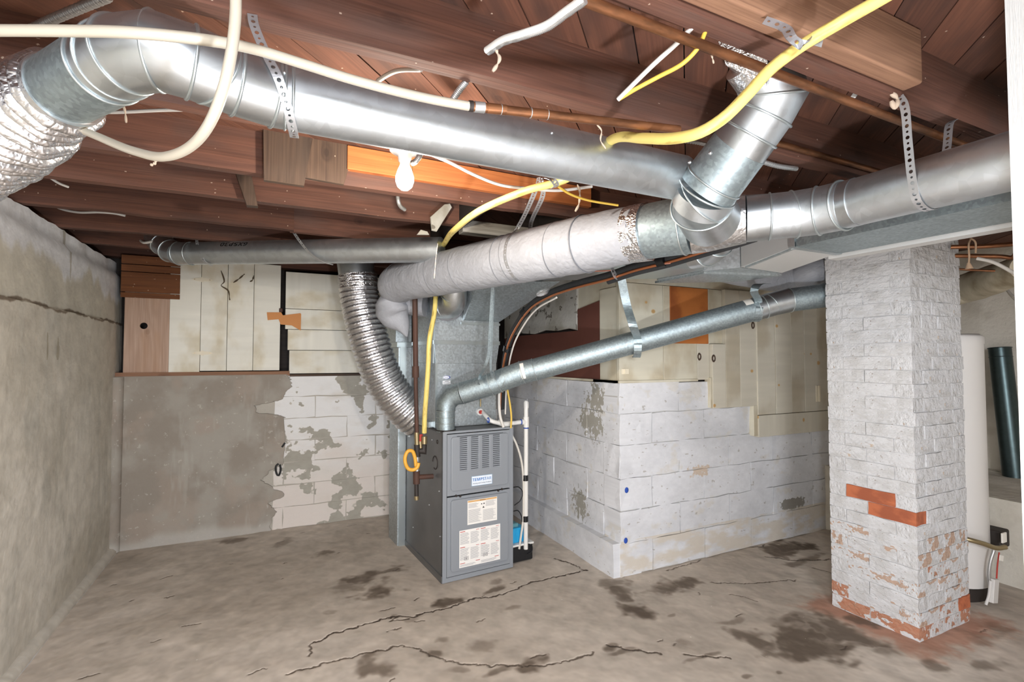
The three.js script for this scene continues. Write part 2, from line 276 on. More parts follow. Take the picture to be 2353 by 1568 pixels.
// concrete floor: damp patches and cracks where the photograph has them
const FX0 = -1.3, FZ0 = -5.1, FW = 6.7, FD = 7.0, FN = 2048;
const stainM = new Float32Array(FN * FN), crackM = new Float32Array(FN * FN);
const wx = fbm(71, 36, 36, 4, 0.62), wy = fbm(72, 36, 36, 4, 0.62), wz = fbm(73, 60, 60, 4, 0.62);
function stain(px, py, rx, rz, amt, turn = 0) {
  const c = pY(px, py, 0), R = Math.max(rx, rz) * 1.7, cs = Math.cos(turn), sn = Math.sin(turn);
  const i0 = Math.max(0, Math.floor((c.x - R - FX0) / FW * FN)), i1 = Math.min(FN - 1, Math.ceil((c.x + R - FX0) / FW * FN)), j0 = Math.max(0, Math.floor((c.z - R - FZ0) / FD * FN)), j1 = Math.min(FN - 1, Math.ceil((c.z + R - FZ0) / FD * FN));
  for (let j = j0; j <= j1; j++) for (let i = i0; i <= i1; i++) {
    const u = i / FN, v = j / FN, x = FX0 + u * FW - c.x + (wx(u, v) - 0.5) * rx * 2.9, z = FZ0 + v * FD - c.z + (wy(u, v) - 0.5) * rz * 2.9;
    const d = Math.hypot((x * cs + z * sn) / rx, (-x * sn + z * cs) / rz), k = j * FN + i, m = amt * (1 - sst(0.4, 1.1, d)) * clamp(0.45 + 1.1 * wz(u, v));
    if (m > stainM[k]) stainM[k] = m;
  }
}
for (const s of [[847, 1323, .19, .12, .8], [872, 1361, .17, .13, .9], [905, 1308, .12, .08, .7], [800, 1345, .14, .1, .45], [1039, 1384, .1, .06, .95, -.4], [1128, 1357, .12, .05, .75, -.4], [1133, 1337, .06, .05, .5], [1449, 1402, .1, .12, .95], [1432, 1362, .09, .1, .8], [1405, 1345, .1, .09, .5], [1547, 1345, .2, .09, .8, -.2], [1592, 1338, .13, .08, .85], [1520, 1352, .16, .08, .6], [1815, 1252, .22, .14, .95], [1785, 1266, .12, .1, .9], [1830, 1290, .2, .05, .6], [1742, 1467, .12, .13, .75], [1880, 1476, .22, .2, .85], [1930, 1450, .16, .2, .8], [1850, 1440, .2, .12, .45], [1208, 1530, .09, .07, .85], [1150, 1534, .1, .035, .7, -.1], [1215, 1518, .06, .04, .6], [876, 1532, .1, .1, .7], [1112, 1474, .1, .07, .35], [1014, 1470, .06, .04, .4], [1162, 1402, .07, .04, .5, -.4], [1403, 1482, .05, .035, .8], [1440, 1490, .09, .025, .6, .2], [1621, 1508, .1, .02, .6, .1], [1575, 1475, .05, .05, .35], [743, 1273, .1, .08, .55], [540, 1243, .15, .07, .55], [655, 1248, .08, .1, .35], [1000, 1505, .09, .03, .7, .5], [1060, 1535, .05, .03, .4], [1690, 1420, .14, .04, .4], [1540, 1414, .05, .02, .5], [2160, 1540, .09, .07, .7], [2260, 1530, .12, .06, .5], [1720, 1550, .03, .02, .6], [1790, 1545, .02, .015, .6], [960, 1420, .06, .04, .35], [2030, 1500, .12, .08, .5], [900, 1418, .05, .03, .5], [760, 1410, .06, .04, .3], [1990, 1420, .12, .1, .7], [2240, 1455, .2, .1, .35]]) stain(...s);
const Zp = (a) => a.map(([x, y]) => pY(600 + x * 0.5737, 1200 + y * 0.5737, 0));
function crack(pts, w, amt) {
  for (let s = 0; s < pts.length - 1; s++) {
    const a = pts[s], b = pts[s + 1], L = a.distanceTo(b), n = Math.ceil(L / 0.0016);
    for (let q = 0; q <= n; q++) {
      const t = q / n, x0 = mix(a.x, b.x, t), z0 = mix(a.z, b.z, t), u0 = (x0 - FX0) / FW, v0 = (z0 - FZ0) / FD, x = x0 + (wz(u0 * 3, v0 * 3) - 0.5) * 0.05, z = z0 + (wz(v0 * 3, u0 * 3) - 0.5) * 0.05;
      const ww = w * Math.max(0.08, -0.5 + 2.2 * wx(u0 * 6, v0 * 6)), ci = (x - FX0) / FW * FN, cj = (z - FZ0) / FD * FN, rr = ww / FW * FN + 0.7;
      for (let j = Math.floor(cj - rr); j <= cj + rr; j++) for (let i = Math.floor(ci - rr); i <= ci + rr; i++) if (i >= 0 && j >= 0 && i < FN && j < FN) { const d = Math.hypot(i - ci, j - cj) / rr; if (d < 1) { const k = j * FN + i; crackM[k] = Math.max(crackM[k], amt * (1 - d * d)); } }
    }
  }
}
for (const [p, w, a] of [[[[200, 490], [300, 445], [480, 395], [560, 375], [600, 380], [720, 345], [860, 305], [960, 290], [1080, 240], [1180, 215], [1300, 190], [1240, 165], [1170, 145]], .008, .95], [[[100, 610], [270, 560], [420, 525], [560, 490], [620, 500], [700, 540], [840, 570], [960, 575], [1110, 575], [1230, 555], [1330, 520]], .006, .7], [[[1385, 480], [1440, 500], [1520, 515], [1600, 525]], .007, .8], [[[1700, 530], [1790, 535], [1880, 545]], .006, .8], [[[1800, 240], [1950, 245], [2050, 235], [2150, 230]], .005, .7], [[[2020, 135], [2130, 150], [2290, 150]], .008, .8], [[[1940, 100], [2020, 95]], .006, .8], [[[195, 490], [195, 540]], .005, .7], [[[560, 375], [520, 400], [590, 385]], .006, .8], [[[1620, 190], [1700, 170], [1760, 150]], .006, .6], [[[1880, 290], [1980, 310]], .004, .6], [[[2200, 180], [2290, 205]], .005, .6]]) crack(Zp(p), w, a);
{ const r = rng(77); for (let k = 0; k < 90; k++) { const x = FX0 + r() * FW, z = -4.8 + r() * 4.4, l = 0.02 + r() * 0.07, an = 0.35 + (r() - 0.5) * 0.9; crack([V3(x, 0, z), V3(x + Math.cos(an) * l, 0, z - Math.sin(an) * l * 0.6)], 0.0035, 0.45 + r() * 0.3); } }
const g1 = fbm(81, 5, 5, 3, 0.55), g2 = fbm(82, 90, 90, 3, 0.6), g3 = fbm(83, 70, 70, 3, 0.55);
const chips = new Uint8Array(FN * FN); { const r = rng(91); for (let k = 0; k < 260; k++) { const x = Math.floor(r() * FN), y = Math.floor(r() * FN), s = r() < 0.2 ? 2 : 1; for (let j = 0; j < s; j++) for (let i = 0; i < s; i++) chips[((y + j) % FN) * FN + (x + i) % FN] = 1; } }
const floorTex = dataTex(FN, FN, (u, v) => {
  const k = Math.floor(v * FN) * FN + Math.floor(u * FN), x = FX0 + u * FW, z = FZ0 + v * FD;
  let c = mix3([198, 187, 174], [182, 170, 156], sst(0.35, 0.68, g1(u, v)));
  c = mix3(c, [176, 166, 152], sst(0.55, 0.75, g3(u, v)) * 0.45); const f = 0.9 + 0.2 * g2(u, v); c = [c[0] * f, c[1] * f, c[2] * f];
  const dx = Math.max(3.05 - x, x - 3.72, 0), dz = Math.max(-2.0 - z, z + 1.46, 0), d0 = Math.hypot(dx, dz), dc = d0 > 0.3 ? 1 : d0 + (wx(u * 2, v * 2) - 0.5) * 0.22;      // brick dust crumbled off the chimney
  c = mix3(c, [166, 106, 80], (1 - sst(0.0, 0.16, dc)) * 0.6);
  c = mix3(c, [84, 71, 58], stainM[k] * 0.95); c = mix3(c, [66, 54, 44], crackM[k]);
  return chips[k] ? [214, 208, 198] : c;
});
const floorBump = dataTex(1024, 1024, (u, v) => { const k = Math.floor(v * FN) * FN + Math.floor(u * FN); return 255 * clamp(0.35 + 0.35 * g3(u, v) + 0.3 * g2(u, v) - 0.55 * crackM[k] - 0.06 * stainM[k]); }, false);
M.floor = std({ map: floorTex, bumpMap: floorBump, bumpScale: 0.014, roughness: 0.88 });
// ---------------------------------------------------------------- the setting: floor and walls
const HJ = 2.30, HS = 2.475;                                  // underside of joists, underside of floor boards
const LX = -1.095, BZ = -4.93, RX = 2.2, RZ = -2.84;          // left wall, back wall, block wall (two faces)
{
  const g = new THREE.BoxGeometry(FW, 0.12, FD, 150, 1, 150).translate(FX0 + FW / 2, -0.06, FZ0 + FD / 2), p = g.attributes.position, n = fbm(611, 24, 24, 4, 0.5);
  for (let i = 0; i < p.count; i++) if (p.getY(i) > -0.01) p.setY(i, (n((p.getX(i) - FX0) / FW, (p.getZ(i) - FZ0) / FD) - 0.62) * 0.022);
  g.computeVertexNormals(); uvMap(g, (x, y, z) => [(x - FX0) / FW, (z - FZ0) / FD]);
  const f = struct('floor'); local(f, 'slab', g, M.floor); local(f, 'slab', uvMap(box(FX0, FX0 + FW + 0.4, -0.12, -0.005, FZ0 + FD, 5.35), (x, y, z) => [(x - FX0) / FW, (z - FZ0) / FD]), M.floor); local(f, 'slab', uvMap(box(FX0 + FW, FX0 + FW + 0.4, -0.12, -0.005, FZ0, FZ0 + FD), (x, y, z) => [(x - FX0) / FW, (z - FZ0) / FD]), M.floor);
}
function rough(geo, test, amp, seed, per = 16, sx = 7, sy = 7) {  // push the vertices that pass the test along a normal by noise
  const p = geo.attributes.position, n = fbm(seed, per, per, 4, 0.55);
  for (let i = 0; i < p.count; i++) { const a = test(p.getX(i), p.getY(i), p.getZ(i)); if (a) { const k = (n((a.u ?? 0) / sx, (a.v ?? 0) / sy) - 0.5) * 2 * amp; p.setXYZ(i, p.getX(i) + a.n[0] * k, p.getY(i) + a.n[1] * k, p.getZ(i) + a.n[2] * k); } }
  geo.computeVertexNormals(); return geo;
}
{ // left wall: poured concrete with a ragged cold joint, a newer grey parge coat above
  const la = fbm(621, 8, 4, 5, 0.55), lb = fbm(622, 60, 6, 3, 0.6), lc = fbm(623, 90, 40, 3, 0.6), le = fbm(624, 30, 12, 4, 0.55);
  const map = dataTex(1536, 640, (u, v) => {
    const y = v * 2.32, edge = 2.02 + (le(u, 0.3) - 0.5) * 0.5;
    let c = mix3([214, 209, 197], [194, 188, 174], sst(0.35, 0.7, la(u, v)));
    c = mix3(c, [186, 183, 172], sst(0.5, 0.8, lb(u, v)) * 0.6);
    if (y > 1.78) c = mix3(c, [196, 192, 176], 0.45);
    c = mix3(c, [218, 219, 220], sst(edge - 0.03, edge + 0.04, y));
    c = mix3(c, [204, 198, 186], (1 - sst(0.04, 0.13 + (le(u, 0.7) - 0.5) * 0.16, y)) * 0.8);                                // lime at the foot
    const jj = Math.abs(y - 1.79 - (le(u, 0.1) - 0.5) * 0.05); if (jj < 0.03) c = mix3(c, [112, 98, 82], (1 - sst(0.004, 0.014, jj + (lc(u, v) - 0.5) * 0.02)) * 0.9);
    if (lb(u + 0.37, v * 0.5) > 0.8 && y > 1.5) c = mix3(c, [132, 122, 98], 0.4);
    const f = 0.93 + 0.14 * lc(u, v); return [c[0] * f, c[1] * f, c[2] * f];
  });
  M.wallLeft = std({ map, roughness: 0.92, bumpMap: rep(bumpLump, 7, 2.4), bumpScale: 0.012 });
  const uvf = (x, y, z) => [(z + 5.1) / 7.0, y / 2.32];
  const w = struct('wall_left');
  const g1 = new THREE.BoxGeometry(0.3, 1.79, 10.4, 1, 30, 160).translate(LX - 0.15, 0.895, 0.1);
  rough(g1, (x, y, z) => (x > LX - 0.01 ? { u: z, v: y, n: [1, 0, 0] } : null), 0.01, 631);
  local(w, 'lower_lift', uvMap(g1, uvf), M.wallLeft);
  const g2 = new THREE.BoxGeometry(0.3, 0.5, 10.4, 1, 12, 200).translate(LX - 0.165, 2.04, 0.1), ny = fbm(632, 40, 2, 4, 0.6);
  { const p = g2.attributes.position; for (let i = 0; i < p.count; i++) if (p.getY(i) > 2.2) { p.setY(i, p.getY(i) + (ny((p.getZ(i) + 5.1) / 7, 0.2) - 0.5) * 0.05); if (p.getX(i) > LX - 0.05) p.setX(i, p.getX(i) - 0.02 - ny((p.getZ(i) + 5.1) / 7, 0.7) * 0.04); } }
  rough(g2, (x, y, z) => (x > LX - 0.06 && y < 2.2 ? { u: z, v: y, n: [1, 0, 0] } : null), 0.014, 633);
  local(w, 'upper_lift', uvMap(g2, uvf), M.wallLeft);
  const cove = tube([V3(LX + 0.0, 0.0, -4.95), V3(LX + 0.0, 0.0, 1.6)], 0.045, { seg: 10, lump: (l, a) => 0.25 * Math.sin(l * 9) * Math.sin(l * 23 + a) });
  local(w, 'floor_fillet', uvMap(cove, uvf), M.wallLeft);
  const rim = struct('trim_1'); local(rim, 'rim_board', uvBox(box(-1.5, -1.36, 2.2, 2.62, -5.4, 5.3), 'z'), M.darkWood);
}
// back wall: blocks, of which the left part wears a cement coat
const courses = [0, 0.19, 0.385, 0.58, 0.775, 0.97, 1.165, 1.36];
function block(parent, name, x0, x1, y0, y1, z0, z1, mat, uvf, seed, amp = 0.0055) {
  const dx = x1 - x0, dz = z1 - z0, g = new THREE.BoxGeometry(dx, y1 - y0, dz, 4, 2, dx > dz ? 1 : 4).translate((x0 + x1) / 2, (y0 + y1) / 2, (z0 + z1) / 2), p = g.attributes.position;
  const v = [];
  for (let i = 0; i < p.count; i++) { const k = Math.round(p.getX(i) * 997) * 31 + Math.round(p.getY(i) * 991) * 17 + Math.round(p.getZ(i) * 983) * 13 + seed, r = rng(k); p.setXYZ(i, p.getX(i) + (r() - 0.5) * 2 * amp, p.getY(i) + (r() - 0.5) * 2 * amp, p.getZ(i) + (r() - 0.5) * 2 * amp); }
  g.computeVertexNormals(); if (uvf) uvMap(g, uvf); return local(parent, name, g, mat);
}
const paintA = fbm(641, 9, 7, 5, 0.58), paintB = fbm(642, 40, 40, 3, 0.6);
{
  const map = dataTex(1024, 768, (u, v) => {              // flaking white paint over cement, x 0..2, y 0..1.4
    let c = mix3([232, 231, 228], [216, 210, 200], sst(0.45, 0.8, paintA(v, u)) * 0.8); c = mix3(c, [214, 200, 186], (1 - sst(0.25, 0.6, v + (paintA(v, u) - 0.5) * 0.6)) * 0.55);
    const b = paintA(u, v) + 0.1 * (paintB(u, v) - 0.5); if (b > 0.585) c = mix3([176, 172, 160], [160, 155, 142], paintB(v, u)); else if (b > 0.575) c = [194, 188, 176];
    return c;
  });
  M.flaked = std({ map, roughness: 0.85, bumpMap: rep(bumpLump, 3, 3), bumpScale: 0.008 });
  const w = struct('wall_back'), uvf = (x, y, z) => [x / 2, y / 1.4];
  local(w, 'mortar', uvMap(box(-1.2, 2.35, -0.02, 1.355, BZ - 0.3, BZ - 0.006), uvf), std({ color: 0xb8b2a6, roughness: 0.95, bumpMap: rep(bumpFine, 8, 8), bumpScale: 0.004 }));
  for (let k = 0; k < 7; k++) { const off = k % 2 ? 0.38 : 0.12; let n = 0; for (let x = off - 0.54; x < 2.0; x += 0.54) { block(w, 'block', Math.max(0.04, x + 0.004), x + 0.536, courses[k] + 0.004, courses[k + 1] - 0.004, BZ - 0.14, BZ, M.flaked, uvf, k * 50 + n++); } }
  // cement coat with its ragged right edge
  const r = rng(5), s = new THREE.Shape(), edge = [[0.02, -0.01]]; s.moveTo(-1.12, -0.01); s.lineTo(0.02, -0.01);
  for (const [x, y] of [[0.02, 0.1], [0.06, 0.16], [0.0, 0.24], [0.13, 0.3], [0.02, 0.38], [-0.06, 0.45], [0.0, 0.52], [0.12, 0.58], [0.12, 0.98], [0.08, 1.0], [-0.1, 1.03], [-0.12, 1.1], [0.02, 1.13], [0.1, 1.15], [0.12, 1.2], [0.17, 1.26], [0.16, 1.32], [0.14, 1.36]]) edge.push([x + 0.0, y]);
  for (let k = 0; k < edge.length - 1; k++) for (let q = 1; q <= 6; q++) { const t = q / 6, e = t * t * (3 - 2 * t); s.lineTo(mix(edge[k][0], edge[k + 1][0], e) + (r() - 0.5) * 0.022, mix(edge[k][1], edge[k + 1][1], t) + (r() - 0.5) * 0.008); }
  s.lineTo(-1.12, 1.36);
  const cg = new THREE.ExtrudeGeometry(s, { depth: 0.014, bevelEnabled: true, bevelSize: 0.006, bevelThickness: 0.005, bevelSegments: 2 }).translate(0, 0, BZ - 0.004);
  const ca = fbm(651, 6, 6, 5, 0.55), cb = fbm(652, 12, 3, 4, 0.6), cd = fbm(653, 50, 50, 3, 0.6);
  const cmap = dataTex(1024, 1024, (u, v) => {
    let c = mix3([163, 157, 146], [147, 138, 126], sst(0.35, 0.7, ca(u, v))); c = mix3(c, [164, 150, 136], sst(0.55, 0.72, ca(v, u)) * 0.6);
    c = mix3(c, [176, 172, 162], sst(0.62, 0.78, cb(u * 1.3, v)) * 0.5); if (cd(u, v) > 0.79) c = mix3(c, [196, 190, 180], 0.5);
    c = mix3(c, [190, 186, 178], (1 - sst(0.03, 0.09, v + (ca(u, 0.2) - 0.5) * 0.1)) * 0.7);
    return c;
  });
  M.coat = std({ map: cmap, roughness: 0.9, bumpMap: rep(bumpLump, 3, 3), bumpScale: 0.006 });
  local(w, 'cement_coat', uvMap(cg, (x, y) => [(x + 1.15) / 1.4, y / 1.4]), M.coat);
  // corner fillet and the rubbed marks
  local(w, 'corner_fillet', uvMap(tube([V3(LX + 0.01, 0, BZ + 0.01), V3(LX + 0.01, 1.36, BZ + 0.01)], 0.05, { seg: 10 }), (x, y) => [0.1 + x, y / 1.4]), M.coat);
  for (const pts of [[[655, 1018], [648, 1028]], [[640, 1066], [634, 1072], [636, 1090], [640, 1094], [645, 1080], [643, 1068]]]) local(w, 'tar_mark', tube(pts.map(([x, y]) => pZ(x, y, BZ + 0.017)), 0.008, { n: 16, seg: 6 }), M.black);
  // shelf of the wall above the blocks and the dark timber behind the boards
  const bk = struct('trim_2'); local(bk, 'sill', uvBox(box(-1.1, 0.16, 1.355, 1.395, BZ - 0.1, BZ + 0.012), 'x'), M.tan);
  local(bk, 'sill', uvBox(box(0.16, 1.9, 1.345, 1.365, BZ - 0.1, BZ + 0.004), 'x'), M.greyWood);
  local(bk, 'backing', uvBox(box(-1.5, 2.5, 1.3, 2.6, BZ - 0.5, BZ - 0.18), 'x'), M.darkWood);
  local(bk, 'plate', uvBox(box(-1.3, 2.4, 2.33, 2.46, BZ - 0.17, BZ - 0.05), 'x'), M.joists[1]);
}
// boards over the back wall shelf
{
  const z = BZ;
  const t1 = solo('wood_panel', 'brown wood-grain paneling offcut in the top corner beside the concrete wall', 'panel', uvBox(merge([[1.995, 2.035], [2.04, 2.2], [2.205, 2.26], [2.265, 2.335]].map(([a, b]) => rbox(-1.075, -0.68, a, b, z + 0.006, z + 0.018, 0.003))), 'x'), M.panel);
  { const s = new THREE.Shape(); s.moveTo(-1.05, 1.39); s.lineTo(-0.75, 1.39); s.lineTo(-0.75, 2.05); s.lineTo(-1.05, 2.05); const h = new THREE.Path(); const c = pZ(330, 749, z); h.absarc(c.x, c.y, 0.026, 0, Math.PI * 2, true); s.holes.push(h);
    const g = new THREE.ExtrudeGeometry(s, { depth: 0.016, bevelEnabled: false, curveSegments: 20 }).translate(0, 0, z - 0.02); solo('plywood_board', 'pale weathered plywood board with a round knot hole', 'board', uvBox(g, 'y'), M.paleWood); }
  const cab = thing('cabinet_door', 'cream painted plank door with two strap hinges', 'door', V3(-0.3, 1.395, z));
  const xs = [-0.75, -0.53, -0.335, -0.135, 0.078];
  for (let k = 0; k < 4; k++) part(cab, 'plank', uvBox(rbox(xs[k] + 0.0015, xs[k + 1] - 0.0015, k ? 1.403 : 1.392, 2.34, z - 0.02, z + 0.004 + (k % 2) * 0.002, 0.002), 'y'), M.cream[k]);
  for (const py of [643, 812]) { const c = pZ(465, py, z + 0.008); const s = new THREE.Shape([[-0.078, 0.0], [-0.05, 0.012], [-0.008, 0.016], [-0.008, 0.022], [0.008, 0.022], [0.008, 0.016], [0.05, 0.012], [0.078, 0], [0.05, -0.01], [0.008, -0.014], [0.008, -0.02], [-0.008, -0.02], [-0.008, -0.014], [-0.05, -0.01]].map(([a, b]) => new THREE.Vector2(a, b))); const h = part(cab, 'hinge', new THREE.ExtrudeGeometry(s, { depth: 0.004, bevelEnabled: false }).translate(c.x, c.y, z + 0.006), M.beige, 'cream painted strap hinge'); for (const d of [-0.055, 0.055]) local(h, 'screw', orient(new THREE.CylinderGeometry(0.004, 0.004, 0.003, 8), V3(c.x + d, c.y, z + 0.011).sub(cab.position), V3(0, 0, 1)), M.brass); }
  for (const [pts, l] of [[[[508, 622], [515, 648], [508, 656], [524, 668], [528, 690]], 'dark cobweb strands hanging over the plank door seam'], [[[536, 650], [548, 642], [562, 630]], 'dark cobweb wisp beside the plank door seam'], [[[574, 648], [580, 644], [583, 634]], 'curled dark shred on the plank door']]) solo('cobweb', l, 'cobweb', tube(pts.map(([a, b]) => pZ(a, b, z + 0.012)), (s) => 0.0045 * (0.4 + Math.abs(Math.sin(s * 7))), { n: 26, seg: 6 }), M.cobweb ??= std({ color: 0x5a4c38, roughness: 1 }));
  const ys = [1.37, 1.582, 1.77, 1.955, 2.17, 2.2];
  const x0s = [0.155, 0.14, 0.118, 0.118, 0.118];
  for (let k = 0; k < 4; k++) solo('cream_board', ['bottom', 'second lowest', 'second highest', 'topmost'][k] + ' cream horizontal board between plank door and foil flex duct', 'board', uvBox(rbox(x0s[k], 1.2, ys[k] + 0.002, ys[k + 1] - 0.002 + (k === 3 ? 0.12 : 0), z - 0.02, z + 0.003 + 0.002 * (k % 2), 0.002), 'x'), M.cream[(k + 1) % 4], 'cream boards beside the plank door');
  { // torn orange flap and the turn button
    const P = [[613, 718], [646, 718], [650, 725], [690, 720], [692, 722], [691, 760], [670, 748], [645, 746], [640, 734], [615, 736]].map(([a, b]) => pZ(a, b, z + 0.014)); const s = new THREE.Shape(P.map((p) => new THREE.Vector2(p.x, p.y)));
    solo('leather_scrap', 'torn orange-tan scrap tacked across the gap beside the plank door', 'scrap', new THREE.ExtrudeGeometry(s, { depth: 0.003, bevelEnabled: false }).translate(0, 0, z + 0.012), M.cork);
    const a = pZ(644, 713, z); solo('turn_button', 'small rusty turn button above the orange scrap', 'latch', rbox(a.x - 0.01, a.x + 0.02, a.y - 0.02, a.y + 0.016, z + 0.006, z + 0.02, 0.006), M.iron);
  }
}
// block wall on the right: a face turned to the furnace (x = RX) and a face turned to the room (z = RZ)
{
  const wa = fbm(661, 8, 6, 5, 0.55), wb = fbm(662, 60, 60, 3, 0.6), we = fbm(663, 20, 14, 4, 0.6);
  const white = (u, v, s) => { let c = mix3([216, 217, 219], [203, 204, 206], sst(0.4, 0.75, wa(u, v))); c = mix3(c, [204, 198, 186], sst(0.62, 0.78, we(u + s, v)) * 0.5); if (wb(u, v) > 0.8) c = mix3(c, [140, 132, 120], 0.45); const f = 0.97 + 0.06 * wb(v, u); return [c[0] * f, c[1] * f, c[2] * f]; };
  const spot = (u, v, cx, cy, rx, ry, k = 2.2) => Math.hypot((u - cx) / rx, (v - cy) / ry) + (we(u * 2.3, v * 2.3) - 0.5) * k;
  const mapL = dataTex(1024, 768, (u, v) => { const z = -2.8 - u * 2.2, y = v * 1.4; let c = white(u, v, 0.1); if (Math.min(spot(z, y, -3.12, 1.2, 0.14, 0.13), spot(z, y, -3.2, 1.02, 0.18, 0.12), spot(z, y, -3.35, 0.38, 0.12, 0.12)) < 0.75) c = mix3([172, 170, 162], [150, 146, 134], wa(v, u)); return c; });
  const mapR = dataTex(1024, 768, (u, v) => { const x = 2.2 + u * 2.5, y = v * 1.4; let c = white(u, v, 0.4); if (spot(x, y, 4.0, 0.28, 0.19, 0.06, 0.9) < 0.8) c = mix3([158, 156, 150], [130, 126, 118], wa(v, u)); if (y < 0.24) c = mix3(c, [204, 194, 178], sst(0.35, 0.65, we(v, u)) * 0.8); if (spot(x, y, 2.95, 0.66, 0.12, 0.05) < 0.7) c = mix3(c, [196, 172, 146], 0.7); return c; });
  const ml = std({ map: mapL, roughness: 0.8, bumpMap: rep(bumpLump, 4, 3), bumpScale: 0.007 }), mr = std({ map: mapR, roughness: 0.8, bumpMap: rep(bumpLump, 4, 3), bumpScale: 0.007 });
  const mort = std({ color: 0xc9c8c4, roughness: 0.95, bumpMap: rep(bumpFine, 8, 8), bumpScale: 0.004 });
  const C = [0, 0.222, 0.445, 0.669, 0.9, 1.12, 1.335], w = struct('wall_right');
  const uL = (x, y, z) => [(-2.8 - z) / 2.2, y / 1.4], uR = (x, y, z) => [(x - 2.2) / 2.5, y / 1.4];
  local(w, 'mortar', box(RX + 0.012, 4.72, -0.02, 1.33, -5.0, RZ - 0.012), mort);
  for (let k = 0; k < 6; k++) {
    const J = k % 2 ? 2.745 : 2.485;
    block(w, 'block', RX, J - 0.004, C[k] + 0.003, C[k + 1] - 0.003, RZ - 0.18, RZ, k ? mr : mr, uR, 900 + k);
    let n = 0; for (let x = J; x < 4.6; x += 0.51) block(w, 'block', x + 0.004, Math.min(x + 0.506, 4.7), C[k] + 0.003, C[k + 1] - 0.003, RZ - 0.18, RZ, mr, uR, 700 + k * 20 + n++);
    if (k) { const q = k % 2 ? -3.03 : -3.24; block(w, 'block', RX, RX + 0.18, C[k] + 0.003, C[k + 1] - 0.003, q + 0.004, RZ - 0.003, ml, uL, 800 + k); n = 0; for (let z = q; z > -4.8; z -= 0.5) block(w, 'block', RX, RX + 0.18, C[k] + 0.003, C[k + 1] - 0.003, z - 0.496, z - 0.004, ml, uL, 300 + k * 20 + n++); }
  }
  const foot = new THREE.BoxGeometry(0.24, 0.25, 2.1, 1, 3, 40).translate(RX + 0.065, 0.105, -3.895); rough(foot, (x, y, z) => (x < RX ? { u: z, v: y, n: [1, 0, 0.2] } : null), 0.012, 671);
  local(w, 'footing', uvMap(foot, uL), ml);
  for (const [px, py] of [[1440, 1127], [1438, 1243]]) local(w, 'paint_dab', orient(new THREE.SphereGeometry(0.017, 8, 6).scale(1, 1.2, 0.2), pZ(px, py, RZ + 0.004), V3(0, 0, 1), V3(0, 0, 1)), M.primer);
}
